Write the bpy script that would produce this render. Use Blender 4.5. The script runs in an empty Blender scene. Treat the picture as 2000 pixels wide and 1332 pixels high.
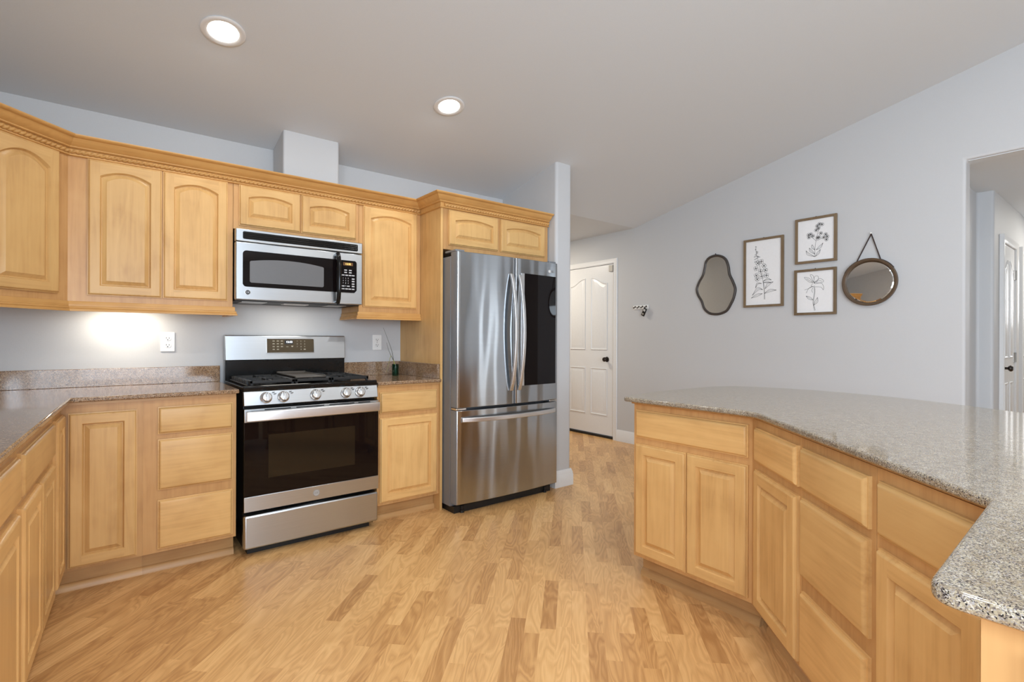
import bpy, bmesh, math, random
from mathutils import Vector, Matrix
random.seed(7)
SC = bpy.context.scene
COL = SC.collection
R = math.radians
PI = math.pi

# ------------------------------------------------------------------ camera
F_PX, YAW, EYE, CX, CY, ROLL = 996.1, R(38.15), 1.183, 999.0, 662.35, R(0.22)
cd = bpy.data.cameras.new('camera'); cam = bpy.data.objects.new('camera', cd); COL.objects.link(cam)
cd.sensor_fit = 'HORIZONTAL'; cd.sensor_width = 36.0
cd.lens = F_PX / 2000 * 36.0
cd.shift_x = (1000 - CX) / 2000; cd.shift_y = -(666 - CY) / 2000
cd.clip_start = 0.02
fw = Vector((math.sin(YAW), math.cos(YAW), 0)); rt = Vector((math.cos(YAW), -math.sin(YAW), 0)); up = Vector((0, 0, 1))
cr = rt * math.cos(ROLL) + up * math.sin(ROLL); cu = up * math.cos(ROLL) - rt * math.sin(ROLL)
m = Matrix((cr, cu, -fw)).transposed().to_4x4(); m.translation = Vector((0, 0, EYE)); cam.matrix_world = m
SC.camera = cam

# ------------------------------------------------------------------ world, exposure, lights
w = bpy.data.worlds.new('daylight'); SC.world = w; w.use_nodes = True
bg = w.node_tree.nodes['Background']; bg.inputs[0].default_value = (0.86, 0.93, 1.0, 1); bg.inputs[1].default_value = 1.2
SC.view_settings.view_transform = 'Standard'; SC.view_settings.look = 'None'
SC.view_settings.gamma = 1.0; SC.view_settings.use_curve_mapping = False
SC.view_settings.exposure = 0.16
SC.cycles.max_bounces = 8; SC.cycles.diffuse_bounces = 5; SC.cycles.glossy_bounces = 5
SC.cycles.use_denoising = True
SC.cycles.sample_clamp_indirect = 6.0


def area(name, loc, target, sx, sy, power, col=(1, 1, 1), spread=180):
    l = bpy.data.lights.new(name, 'AREA'); l.shape = 'RECTANGLE'; l.size = sx; l.size_y = sy
    l.energy = power; l.color = col; l.spread = R(spread)
    o = bpy.data.objects.new(name, l); COL.objects.link(o); o.location = loc
    o.rotation_euler = (Vector(target) - Vector(loc)).to_track_quat('-Z', 'Y').to_euler()
    return o


# fill lights added in made-up window openings behind and beside the camera
area('window_daylight_south', (0.35, -3.95, 1.35), (0.35, 0, 1.25), 2.4, 1.9, 118, (0.72, 0.85, 1.0))
area('window_daylight_sink', (-0.86, -0.55, 1.6), (2.0, -0.35, 1.35), 1.3, 1.0, 54, (0.72, 0.85, 1.0))
area('window_daylight_left', (-0.86, -2.7, 1.35), (2.0, -2.5, 1.3), 1.8, 1.9, 96, (0.72, 0.85, 1.0))
area('patio_daylight', (4.78, -1.55, 1.1), (0, -1.5, 1.0), 0.86, 1.9, 8.5, (0.88, 0.94, 1.0))  # added to put bright streaks on the refrigerator steel


# ------------------------------------------------------------------ materials
def base_mat(name):
    mt = bpy.data.materials.new(name); mt.use_nodes = True
    nt = mt.node_tree
    return mt, nt, nt.nodes, nt.links, nt.nodes['Principled BSDF']


def plain(name, col, rough=0.5, metal=0.0, emit=None, estr=0.0, bump=0.0, bscale=60, spec=0.5):
    mt, nt, N, L, b = base_mat(name)
    b.inputs['Base Color'].default_value = (*col, 1); b.inputs['Roughness'].default_value = rough
    b.inputs['Metallic'].default_value = metal; b.inputs['Specular IOR Level'].default_value = spec
    if emit:
        b.inputs['Emission Color'].default_value = (*emit, 1); b.inputs['Emission Strength'].default_value = estr
    tc = N.new('ShaderNodeTexCoord'); nz = N.new('ShaderNodeTexNoise'); nz.inputs['Scale'].default_value = bscale
    L.new(tc.outputs['Object'], nz.inputs['Vector'])
    mx = N.new('ShaderNodeMixRGB'); mx.blend_type = 'MULTIPLY'; mx.inputs[0].default_value = 0.06
    mx.inputs[1].default_value = (*col, 1); L.new(nz.outputs['Fac'], mx.inputs[2]); L.new(mx.outputs[0], b.inputs['Base Color'])
    if bump:
        bp = N.new('ShaderNodeBump'); bp.inputs['Strength'].default_value = bump; bp.inputs['Distance'].default_value = 0.002
        L.new(nz.outputs['Fac'], bp.inputs['Height']); L.new(bp.outputs[0], b.inputs['Normal'])
    return mt


def ramp(N, stops):
    r = N.new('ShaderNodeValToRGB'); e = r.color_ramp.elements
    while len(e) < len(stops): e.new(0.5)
    for i, (p, c) in enumerate(stops):
        e[i].position = p; e[i].color = (*c, 1)
    return r


def wood(name, horizontal=False, tint=(1, 1, 1), rough=0.30):
    mt, nt, N, L, b = base_mat(name)
    tc = N.new('ShaderNodeTexCoord'); oi = N.new('ShaderNodeObjectInfo')
    ad = N.new('ShaderNodeVectorMath'); ad.operation = 'MULTIPLY_ADD'
    cmb = N.new('ShaderNodeCombineXYZ')
    for i in range(3): L.new(oi.outputs['Random'], cmb.inputs[i])
    L.new(cmb.outputs[0], ad.inputs[0]); ad.inputs[1].default_value = (7.3, 3.1, 5.7); L.new(tc.outputs['Object'], ad.inputs[2])
    mp = N.new('ShaderNodeMapping'); L.new(ad.outputs[0], mp.inputs['Vector'])
    mp.inputs['Scale'].default_value = (1.3, 14, 14) if horizontal else (14, 14, 1.3)
    n1 = N.new('ShaderNodeTexNoise'); n1.inputs['Scale'].default_value = 1.6; n1.inputs['Detail'].default_value = 5; n1.inputs['Distortion'].default_value = 1.4
    L.new(mp.outputs[0], n1.inputs['Vector'])
    mp2 = N.new('ShaderNodeMapping'); L.new(ad.outputs[0], mp2.inputs['Vector'])
    mp2.inputs['Scale'].default_value = (2.0, 60, 60) if horizontal else (60, 60, 2.0)
    n3 = N.new('ShaderNodeTexNoise'); n3.inputs['Scale'].default_value = 1.5; n3.inputs['Detail'].default_value = 3
    L.new(mp2.outputs[0], n3.inputs['Vector'])
    n2 = N.new('ShaderNodeTexNoise'); n2.inputs['Scale'].default_value = 4.5; n2.inputs['Detail'].default_value = 3; n2.inputs['Distortion'].default_value = 0.6
    L.new(ad.outputs[0], n2.inputs['Vector'])
    c = lambda r, g, bl: (r * tint[0], g * tint[1], bl * tint[2])
    r1 = ramp(N, [(0.32, c(0.555, 0.315, 0.116)), (0.5, c(0.69, 0.42, 0.165)), (0.68, c(0.765, 0.49, 0.20))])
    mixf = N.new('ShaderNodeMix'); mixf.data_type = 'FLOAT'; mixf.inputs[0].default_value = 0.52
    L.new(n1.outputs['Fac'], mixf.inputs[2]); L.new(n2.outputs['Fac'], mixf.inputs[3])
    m2 = N.new('ShaderNodeMix'); m2.data_type = 'FLOAT'; m2.inputs[0].default_value = 0.22
    L.new(mixf.outputs[0], m2.inputs[2]); L.new(n3.outputs['Fac'], m2.inputs[3])
    L.new(m2.outputs[0], r1.inputs[0])
    hs = N.new('ShaderNodeHueSaturation'); mr = N.new('ShaderNodeMapRange')
    mr.inputs[3].default_value = 0.86; mr.inputs[4].default_value = 1.05
    L.new(oi.outputs['Random'], mr.inputs[0]); L.new(mr.outputs[0], hs.inputs['Value']); L.new(r1.outputs[0], hs.inputs['Color'])
    L.new(hs.outputs[0], b.inputs['Base Color'])
    b.inputs['Roughness'].default_value = rough; b.inputs['Specular IOR Level'].default_value = 0.28
    return mt


def steel(name, col=(0.60, 0.59, 0.57), rough=0.27, aniso=0.75, wave=0.0):
    mt, nt, N, L, b = base_mat(name)
    b.inputs['Metallic'].default_value = 1.0
    tc = N.new('ShaderNodeTexCoord'); mp = N.new('ShaderNodeMapping'); L.new(tc.outputs['Object'], mp.inputs['Vector'])
    mp.inputs['Scale'].default_value = (2, 2, 900)
    nz = N.new('ShaderNodeTexNoise'); nz.inputs['Scale'].default_value = 1.0; nz.inputs['Detail'].default_value = 2; L.new(mp.outputs[0], nz.inputs['Vector'])
    r1 = ramp(N, [(0.3, tuple(x * 0.94 for x in col)), (0.7, tuple(min(1, x * 1.04) for x in col))])
    L.new(nz.outputs['Fac'], r1.inputs[0]); L.new(r1.outputs[0], b.inputs['Base Color'])
    b.inputs['Roughness'].default_value = rough
    b.inputs['Anisotropic'].default_value = aniso; b.inputs['Anisotropic Rotation'].default_value = 0.25
    tg = N.new('ShaderNodeTangent'); tg.direction_type = 'RADIAL'; tg.axis = 'Z'; L.new(tg.outputs[0], b.inputs['Tangent'])
    if wave:
        mp2 = N.new('ShaderNodeMapping'); L.new(tc.outputs['Object'], mp2.inputs['Vector']); mp2.inputs['Scale'].default_value = (1, 1, 0.16)
        n2 = N.new('ShaderNodeTexNoise'); n2.inputs['Scale'].default_value = 5.5; n2.inputs['Detail'].default_value = 1.0; L.new(mp2.outputs[0], n2.inputs['Vector'])
        bp = N.new('ShaderNodeBump'); bp.inputs['Strength'].default_value = 1.0; bp.inputs['Distance'].default_value = wave
        L.new(n2.outputs['Fac'], bp.inputs['Height']); L.new(bp.outputs[0], b.inputs['Normal'])
    return mt


def granite(name, pal, scale):
    mt, nt, N, L, b = base_mat(name)
    tc = N.new('ShaderNodeTexCoord')
    v1 = N.new('ShaderNodeTexVoronoi'); v1.inputs['Scale'].default_value = scale
    nzd = N.new('ShaderNodeTexNoise'); nzd.inputs['Scale'].default_value = 120
    L.new(tc.outputs['Object'], nzd.inputs['Vector'])
    va = N.new('ShaderNodeVectorMath'); va.operation = 'MULTIPLY_ADD'; va.inputs[1].default_value = (0.006,) * 3
    L.new(nzd.outputs['Color'], va.inputs[0]); L.new(tc.outputs['Object'], va.inputs[2]); L.new(va.outputs[0], v1.inputs['Vector'])
    sp = N.new('ShaderNodeSeparateColor'); L.new(v1.outputs['Color'], sp.inputs[0])
    r1 = ramp(N, pal)
    r1.color_ramp.interpolation = 'CONSTANT'
    L.new(sp.outputs[0], r1.inputs[0])
    n2 = N.new('ShaderNodeTexNoise'); n2.inputs['Scale'].default_value = 45; n2.inputs['Detail'].default_value = 4; L.new(tc.outputs['Object'], n2.inputs['Vector'])
    r2 = ramp(N, [(0.35, (0.78, 0.72, 0.66)), (0.65, (1.0, 1.0, 1.0))]); L.new(n2.outputs['Fac'], r2.inputs[0])
    mx = N.new('ShaderNodeMixRGB'); mx.blend_type = 'MULTIPLY'; mx.inputs[0].default_value = 1.0
    L.new(r1.outputs[0], mx.inputs[1]); L.new(r2.outputs[0], mx.inputs[2]); L.new(mx.outputs[0], b.inputs['Base Color'])
    b.inputs['Roughness'].default_value = 0.075; b.inputs['Specular IOR Level'].default_value = 0.5
    return mt


def floor_mat():
    mt, nt, N, L, b = base_mat('laminate_floor')
    tc = N.new('ShaderNodeTexCoord'); rot = N.new('ShaderNodeMapping'); rot.vector_type = 'POINT'
    rot.inputs['Rotation'].default_value = (0, 0, R(-45)); L.new(tc.outputs['Object'], rot.inputs['Vector'])
    sx = N.new('ShaderNodeSeparateXYZ'); L.new(rot.outputs[0], sx.inputs[0])

    def mth(op, a, bb=None, c=None):
        n = N.new('ShaderNodeMath'); n.operation = op
        for i, x in enumerate((a, bb, c)):
            if x is None: continue
            if isinstance(x, (int, float)): n.inputs[i].default_value = x
            else: L.new(x, n.inputs[i])
        return n.outputs[0]
    U, V = sx.outputs[0], sx.outputs[1]
    row = mth('FLOOR', mth('DIVIDE', V, 0.064))
    wn = N.new('ShaderNodeTexWhiteNoise'); wn.noise_dimensions = '1D'; L.new(row, wn.inputs['W'])
    col = mth('FLOOR', mth('ADD', mth('DIVIDE', U, 0.42), mth('MULTIPLY', wn.outputs['Value'], 13.7)))
    cv = N.new('ShaderNodeCombineXYZ'); L.new(row, cv.inputs[0]); L.new(col, cv.inputs[1])
    wn2 = N.new('ShaderNodeTexWhiteNoise'); wn2.noise_dimensions = '2D'; L.new(cv.outputs[0], wn2.inputs['Vector'])
    sc = N.new('ShaderNodeSeparateColor'); L.new(wn2.outputs['Color'], sc.inputs[0])
    # grain: long stretched cathedral figure, shifted per strip
    gv = N.new('ShaderNodeCombineXYZ')
    L.new(mth('ADD', mth('MULTIPLY', U, 2.2), mth('MULTIPLY', sc.outputs[0], 31.0)), gv.inputs[0])
    L.new(mth('ADD', mth('MULTIPLY', V, 11.0), mth('MULTIPLY', sc.outputs[1], 17.0)), gv.inputs[1])
    nz = N.new('ShaderNodeTexNoise'); nz.inputs['Scale'].default_value = 1.0; nz.inputs['Detail'].default_value = 1.8; nz.inputs['Distortion'].default_value = 0.9
    L.new(gv.outputs[0], nz.inputs['Vector'])
    rings = mth('SINE', mth('MULTIPLY', nz.outputs['Fac'], 62.0))
    gf = N.new('ShaderNodeTexNoise'); gf.inputs['Scale'].default_value = 3.0; gf.inputs['Detail'].default_value = 4
    gv2 = N.new('ShaderNodeMapping'); gv2.inputs['Scale'].default_value = (1.5, 9, 1); L.new(gv.outputs[0], gv2.inputs['Vector']); L.new(gv2.outputs[0], gf.inputs['Vector'])
    tone = mth('ADD', mth('ADD', mth('MULTIPLY', mth('POWER', sc.outputs[2], 0.7), 0.50), mth('MULTIPLY', mth('SIGN', rings), mth('MULTIPLY', mth('POWER', mth('ABSOLUTE', rings), 1.6), 0.125))), mth('MULTIPLY', gf.outputs['Fac'], 0.35))
    r1 = ramp(N, [(0.12, (0.46, 0.235, 0.085)), (0.42, (0.63, 0.355, 0.140)), (0.66, (0.74, 0.445, 0.185)), (0.92, (0.84, 0.54, 0.245))])
    L.new(tone, r1.inputs[0])
    # joints
    fr = mth('FRACT', mth('DIVIDE', V, 0.192)); edge = mth('LESS_THAN', fr, 0.006)
    mx = N.new('ShaderNodeMixRGB'); mx.blend_type = 'MULTIPLY'; L.new(mth('MULTIPLY', edge, 0.45), mx.inputs[0])
    L.new(r1.outputs[0], mx.inputs[1]); mx.inputs[2].default_value = (0.45, 0.3, 0.2, 1)
    L.new(mx.outputs[0], b.inputs['Base Color'])
    b.inputs['Roughness'].default_value = 0.3; b.inputs['Specular IOR Level'].default_value = 0.4
    return mt


def glass_mat(name, col=(0.05, 0.25, 0.12), rough=0.03):
    mt, nt, N, L, b = base_mat(name)
    b.inputs['Base Color'].default_value = (*col, 1); b.inputs['Transmission Weight'].default_value = 0.85; b.inputs['Roughness'].default_value = rough
    return mt


M = {}
M['wood'] = wood('maple_vertical'); M['woodh'] = wood('maple_horizontal', True)
M['frame'] = wood('maple_frame', tint=(0.86, 0.79, 0.80)); M['toe'] = wood('maple_toe_kick', True, tint=(0.80, 0.76, 0.80))
M['trimw'] = wood('maple_trim', True, tint=(0.85, 0.76, 0.64))
M['wall'] = plain('wall_paint', (0.535, 0.54, 0.545), 0.6, bump=0.10, bscale=240)
M['ceil'] = plain('ceiling_paint', (0.685, 0.73, 0.77), 0.7, bump=0.10, bscale=240)
M['white'] = plain('white_trim_paint', (0.74, 0.745, 0.74), 0.32)
M['whitep'] = plain('white_plastic', (0.82, 0.82, 0.80), 0.3)
M['paper'] = plain('paper', (0.80, 0.80, 0.80), 0.8)
M['ink'] = plain('ink', (0.015, 0.015, 0.015), 0.7)
M['black'] = plain('black_enamel', (0.008, 0.008, 0.008), 0.14, spec=0.28)
M['blackm'] = plain('cast_iron', (0.016, 0.016, 0.016), 0.45, spec=0.35)
M['dark'] = plain('dark_gap', (0.008, 0.008, 0.008), 0.5)
M['bglass'] = plain('black_glass', (0.006, 0.004, 0.004), 0.03, spec=0.22)
M['steel'] = steel('brushed_steel', (0.525, 0.56, 0.59), 0.33)
M['fridge'] = steel('fridge_steel', (0.42, 0.44, 0.46), 0.17, 0.9, wave=0.014)
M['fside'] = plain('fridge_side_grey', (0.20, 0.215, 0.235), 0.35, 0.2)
M['handle'] = steel('handle_steel', (0.72, 0.735, 0.75), 0.36, 0.3)
M['chrome'] = plain('chrome', (0.80, 0.80, 0.80), 0.12, 1.0)
M['granite'] = granite('brown_speckled_granite', [(0.0, (0.03, 0.02, 0.015)), (0.10, (0.13, 0.072, 0.042)), (0.27, (0.27, 0.16, 0.09)), (0.47, (0.38, 0.24, 0.135)), (0.70, (0.45, 0.32, 0.195)), (0.84, (0.36, 0.29, 0.23)), (0.93, (0.58, 0.46, 0.32))], 480)
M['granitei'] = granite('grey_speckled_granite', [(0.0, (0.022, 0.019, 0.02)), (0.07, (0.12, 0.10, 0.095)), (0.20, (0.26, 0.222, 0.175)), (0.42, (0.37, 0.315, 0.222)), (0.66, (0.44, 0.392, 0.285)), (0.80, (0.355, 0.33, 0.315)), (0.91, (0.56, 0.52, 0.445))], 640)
M['floor'] = floor_mat()
M['mirror'] = plain('mirror_silver', (0.78, 0.77, 0.74), 0.015, 1.0)
M['bronze'] = plain('dark_bronze', (0.045, 0.035, 0.03), 0.35, 0.7)
M['pic'] = wood('walnut_picture_frame', tint=(0.27, 0.31, 0.46), rough=0.5)
M['mframe'] = plain('dark_carved_wood', (0.045, 0.036, 0.031), 0.4, bump=0.6, bscale=40)
M['mround'] = wood('brown_mirror_frame', tint=(0.155, 0.165, 0.25), rough=0.4)
M['leather'] = plain('dark_leather', (0.035, 0.018, 0.016), 0.6)
M['lamp'] = plain('lamp_lens', (1, 1, 1), 0.4, emit=(1.0, 0.95, 0.87), estr=14)
M['led'] = plain('led_strip', (1, 1, 1), 0.4, emit=(1.0, 0.9, 0.74), estr=8)
M['clock'] = plain('clock_digits', (1, 1, 1), 0.4, emit=(0.9, 0.95, 1.0), estr=2.2)
M['amber'] = plain('amber_digits', (1, 0.7, 0.2), 0.4, emit=(1.0, 0.72, 0.2), estr=1.3)
M['amberbg'] = plain('amber_window', (0.16, 0.07, 0.015), 0.3)
M['key'] = plain('keypad_print', (0.55, 0.55, 0.55), 0.5)
M['keyt'] = plain('keypad_print_tan', (0.50, 0.46, 0.36), 0.5)
M['panelb'] = plain('bronze_glass_panel', (0.075, 0.055, 0.03), 0.1)
M['mesh'] = plain('microwave_screen', (0.135, 0.135, 0.138), 0.35)
M['oveng'] = plain('oven_window', (0.018, 0.013, 0.008), 0.05, spec=0.3)
M['gglass'] = glass_mat('green_glass', (0.015, 0.10, 0.05))
M['stem'] = plain('green_stem', (0.30, 0.30, 0.07), 0.5)
M['leafd'] = plain('dry_blade', (0.06, 0.065, 0.03), 0.6)
M['hinge'] = plain('satin_nickel', (0.42, 0.40, 0.37), 0.3, 0.9)
M['tan'] = plain('beige_plastic', (0.45, 0.42, 0.36), 0.4)
M['screen'] = plain('grey_screen', (0.45, 0.45, 0.45), 0.2)
M['badge'] = plain('badge_grey', (0.40, 0.385, 0.36), 0.45)
M['badged'] = plain('badge_dark_grey', (0.24, 0.225, 0.21), 0.45)
M['griddle'] = plain('griddle_iron', (0.10, 0.085, 0.07), 0.35, 0.4)
M['pane'] = plain('window_pane', (1, 1, 1), 0.1)


# ------------------------------------------------------------------ mesh builder
class MB:
    def __init__(s): s.v = []; s.f = []; s.mi = []

    def add(s, vs, fs, m=0):
        o = len(s.v); s.v += [tuple(v) for v in vs]
        for f in fs: s.f.append([i + o for i in f]); s.mi.append(m)

    def box(s, x0, x1, y0, y1, z0, z1, m=0):
        vs = [(x0, y0, z0), (x1, y0, z0), (x1, y1, z0), (x0, y1, z0), (x0, y0, z1), (x1, y0, z1), (x1, y1, z1), (x0, y1, z1)]
        s.add(vs, [(0, 3, 2, 1), (4, 5, 6, 7), (0, 1, 5, 4), (1, 2, 6, 5), (2, 3, 7, 6), (3, 0, 4, 7)], m); return s

    def prism(s, poly, a, b, axis='z', m=0):
        put = {'z': lambda p, t: (p[0], p[1], t), 'x': lambda p, t: (t, p[0], p[1]), 'y': lambda p, t: (p[0], t, p[1])}[axis]
        n = len(poly); vs = [put(p, a) for p in poly] + [put(p, b) for p in poly]
        s.add(vs, [list(range(n))[::-1], list(range(n, 2 * n))] + [(i, (i + 1) % n, n + (i + 1) % n, n + i) for i in range(n)], m); return s

    def loft(s, loops, cap0=True, cap1=True, m=0, closed=True):
        n = len(loops[0]); vs = [p for l in loops for p in l]; fs = []
        for k in range(len(loops) - 1):
            for i in range(n if closed else n - 1):
                j = (i + 1) % n; fs.append((k * n + i, k * n + j, (k + 1) * n + j, (k + 1) * n + i))
        if cap0: fs.append(list(range(n))[::-1])
        if cap1: fs.append([(len(loops) - 1) * n + i for i in range(n)])
        s.add(vs, fs, m); return s

    def tube(s, path, r, n=10, m=0, rfun=None, flat=None):
        path = [Vector(p) for p in path]; loops = []; prev = None
        for i, p in enumerate(path):
            t = (path[min(i + 1, len(path) - 1)] - path[max(i - 1, 0)]).normalized()
            if prev is None:
                a = Vector((0, 0, 1)) if abs(t.z) < 0.9 else Vector((1, 0, 0))
                prev = t.cross(a).normalized()
            u = (prev - t * prev.dot(t)).normalized(); prev = u; v = t.cross(u)
            rr = rfun(i / (len(path) - 1)) if rfun else r
            loops.append([p + (u * math.cos(2 * PI * k / n) + v * math.sin(2 * PI * k / n)) * rr for k in range(n)])
        return s.loft(loops, m=m)

    def lathe(s, prof, n=24, o=(0, 0, 0), axis='z', m=0, ring=False):
        fn = {'z': lambda r, h, c, q: (o[0] + r * c, o[1] + r * q, o[2] + h), 'y': lambda r, h, c, q: (o[0] + r * c, o[1] + h, o[2] + r * q), 'x': lambda r, h, c, q: (o[0] + h, o[1] + r * c, o[2] + r * q)}[axis]
        loops = [[fn(max(r, 1e-5), h, math.cos(2 * PI * k / n), math.sin(2 * PI * k / n)) for k in range(n)] for r, h in prof]
        if ring: return s.loft(loops + [loops[0]], cap0=False, cap1=False, m=m)
        return s.loft(loops, m=m)

    def build(s, name, mats, parent=None, bevel=0, seg=2, smooth=40, loc=None):
        me = bpy.data.meshes.new(name); me.from_pydata(s.v, [], s.f); me.update()
        if not isinstance(mats, (list, tuple)): mats = [mats]
        for mm in mats: me.materials.append(mm)
        me.polygons.foreach_set('material_index', s.mi)
        bm = bmesh.new(); bm.from_mesh(me); bmesh.ops.recalc_face_normals(bm, faces=bm.faces); bm.to_mesh(me); bm.free()
        me.polygons.foreach_set('use_smooth', [True] * len(me.polygons)); me.set_sharp_from_angle(angle=R(smooth))
        o = bpy.data.objects.new(name, me); COL.objects.link(o)
        if parent: o.parent = parent
        if loc: o.location = loc
        if bevel:
            bv = o.modifiers.new('bevel', 'BEVEL'); bv.width = bevel; bv.segments = seg; bv.limit_method = 'ANGLE'; bv.angle_limit = R(40)
            bv.use_clamp_overlap = True
        return o


def box(name, x0, x1, y0, y1, z0, z1, mt, parent=None, bevel=0.0015):
    return MB().box(x0, x1, y0, y1, z0, z1).build(name, mt, parent, bevel)


def thing(name, label, cat, loc=(0, 0, 0), rot=0.0, group=None):
    o = bpy.data.objects.new(name, None); COL.objects.link(o); o.location = loc; o.rotation_euler = (0, 0, rot)
    o.empty_display_size = 0.1
    return tag(o, label, cat, group)


def tag(o, label, cat, group=None):
    o['label'] = label; o['category'] = cat
    if group: o['group'] = group
    return o


def struct(o, label, cat):
    o['kind'] = 'structure'; return tag(o, label, cat)


def text_mesh(name, s, size, mt, parent, loc, rot, depth=0.0006):
    c = bpy.data.curves.new('txt', 'FONT'); c.body = s; c.size = size; c.align_x = 'CENTER'; c.align_y = 'CENTER'; c.extrude = depth; c.resolution_u = 3
    t = bpy.data.objects.new('txt', c); COL.objects.link(t)
    dg = bpy.context.evaluated_depsgraph_get(); me = bpy.data.meshes.new_from_object(t.evaluated_get(dg))
    bpy.data.objects.remove(t); bpy.data.curves.remove(c); me.name = name; me.materials.clear(); me.materials.append(mt)
    o = bpy.data.objects.new(name, me); COL.objects.link(o); o.parent = parent; o.location = loc; o.rotation_euler = rot
    return o


# ------------------------------------------------------------------ cabinet parts (local: x along the face, y into the cabinet, z up)
def door_loop(x0, x1, z0, z1, ins, y, rise, K=14):
    a, b, c, d = x0 + ins, x1 - ins, z0 + ins, z1 - ins
    pts = [(a, y, c), (b, y, c)]
    for k in range(K + 1):
        t = k / K; u = 1 - 2 * t
        pts.append((b + (a - b) * t, y, d - rise * u * u))
    return pts


def make_door(parent, x0, x1, z0, z1, arch=0.0, stile=0.049, name='door'):
    mb = MB(); S = stile
    L = lambda ins, y, r=0.0: door_loop(x0, x1, z0, z1, ins, y, r)
    mb.loft([L(0, 0), L(0, -0.010), L(0.004, -0.0105), L(0.0045, -0.0135), L(0.0065, -0.0175), L(0.0095, -0.0195), L(0.012, -0.02)], cap1=False)
    # face of stiles and rails
    i0 = 0.012; a, b, c, d = x0 + i0, x1 - i0, z0 + i0, z1 - i0; xa, xb, zc, zd = x0 + S, x1 - S, z0 + S, z1 - S
    y = -0.02
    mb.add([(a, y, c), (xa, y, c), (xa, y, d), (a, y, d)], [(0, 1, 2, 3)]); mb.add([(xb, y, c), (b, y, c), (b, y, d), (xb, y, d)], [(0, 1, 2, 3)])
    mb.add([(xa, y, c), (xb, y, c), (xb, y, zc), (xa, y, zc)], [(0, 1, 2, 3)], 1)
    K = 14; lo = [(xb + (xa - xb) * k / K, y, zd - arch * (1 - 2 * k / K) ** 2) for k in range(K + 1)]; hi = [(p[0], y, d) for p in lo]
    mb.add(lo + hi, [(k, k + 1, K + 2 + k, K + 1 + k) for k in range(K)], 1)
    mb.loft([L(S, -0.02, arch), L(S + 0.002, -0.0165, arch), L(S + 0.0045, -0.0105, arch), L(S + 0.006, -0.006, arch), L(S + 0.009, -0.006, arch),
             L(S + 0.026, -0.0175, arch), L(S + 0.0275, -0.0190, arch)], cap0=False, cap1=True)
    return mb.build(name, [M['wood'], M['woodh']], parent, smooth=30)


def make_drawer(parent, x0, x1, z0, z1, name='drawer'):
    mb = MB(); L = lambda ins, y: door_loop(x0, x1, z0, z1, ins, y, 0, 2)
    mb.loft([L(0, 0), L(0, -0.009), L(0.0045, -0.0095), L(0.005, -0.0125), L(0.008, -0.017), L(0.013, -0.0195), L(0.016, -0.02)])
    return mb.build(name, M['woodh'], parent, smooth=30)


def cabinet(name, label, loc, rot, w, d, z0, z1, doors=(), drawers=(), toe=False, group=None, body=None, cat='cabinet', toe_w=None, stile=0.049):
    c = thing(name, label, cat, loc, rot, group)
    zb = z0
    if body: MB().prism(body, zb, z1).build('carcass', M['frame'], c)
    else: box('carcass', 0, w, 0.019, d, zb, z1, M['frame'], c, 0)
    box('face_frame', 0, w, 0, 0.019, zb, z1, M['frame'], c, 0)
    for q in doors: make_door(c, *q[:4], arch=q[4] if len(q) > 4 else 0.0, stile=stile)
    for q in drawers: make_drawer(c, *q)
    if toe:
        a, b = toe_w or (0, w)
        t = MB(); t.box(a, b, 0.075, 0.09, 0.0, zb)
        t.prism([(0.055, 0), (0.075, 0), (0.075, 0.035), (0.066, 0.032), (0.058, 0.020)], a, b, 'x')
        t.build('toe_kick', M['toe'], c)
    return c


# ------------------------------------------------------------------ the room
ZC = lambda y: 2.445 + 0.2165 * (3.685 - y)
fl = MB().box(-1.0, 9.2, -4.15, 6.6, -0.06, 0).build('floor', M['floor']); struct(fl, 'honey laminate strip floor laid on the diagonal', 'floor')
YR = -0.6
ce = MB().prism([(3.685, ZC(3.685)), (YR, ZC(YR)), (-4.1, 2.62), (-4.1, 2.78), (YR, ZC(YR) + 0.14), (3.685, ZC(3.685) + 0.14)], -1.0, 4.66, 'x').build('ceiling', M['ceil'])
struct(ce, 'grey sloped vaulted kitchen ceiling with recessed lights', 'ceiling')
ce2 = MB().box(2.80, 4.66, 3.685, 6.6, 2.445, 2.58)
struct(ce2.build('ceiling_entry', M['ceil']), 'flat ceiling over the entry by the white door', 'ceiling')
wb = MB().prism([(-0.83, 0), (2.785, 0), (2.785, 2.56), (-0.83, 2.56)], 3.685, 3.80, 'y').build('wall_back', M['wall'])
struct(wb, 'pale grey wall behind the stove and upper cabinets', 'wall')
ww = MB().prism([(2.975, 0), (6.5, 0), (6.5, 2.44), (3.80, 2.44), (3.685, 2.48), (2.975, ZC(2.975) + 0.04)], 2.785, 2.955, 'x').build('wall_wing', M['wall'], bevel=0.022, seg=4)
struct(ww, 'pale grey wing wall beside the refrigerator', 'wall')
we = [(6.5, 0), (6.5, 2.50), (3.80, 2.50), (3.60, ZC(3.60) + 0.05), (YR, ZC(YR) + 0.05), (-4.1, 2.67), (-4.1, 0), (-2.0, 0), (-2.0, 2.1), (-1.1, 2.1), (-1.1, 0), (-0.4, 0), (-0.4, 2.44), (0.838, 2.44), (0.838, 0), (3.985, 0), (3.985, 2.083), (4.815, 2.083), (4.815, 0)]
we = MB().prism(we, 4.66, 4.80, 'x').build('wall_east', M['wall'], bevel=0.018, seg=4)
struct(we, 'pale grey gable wall with the framed flower drawings and mirrors', 'wall')
struct(MB().box(2.955, 4.66, 6.5, 6.6, 0, 2.44).build('wall_entry_end', M['wall']), 'end wall of the entry passage', 'wall')
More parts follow.
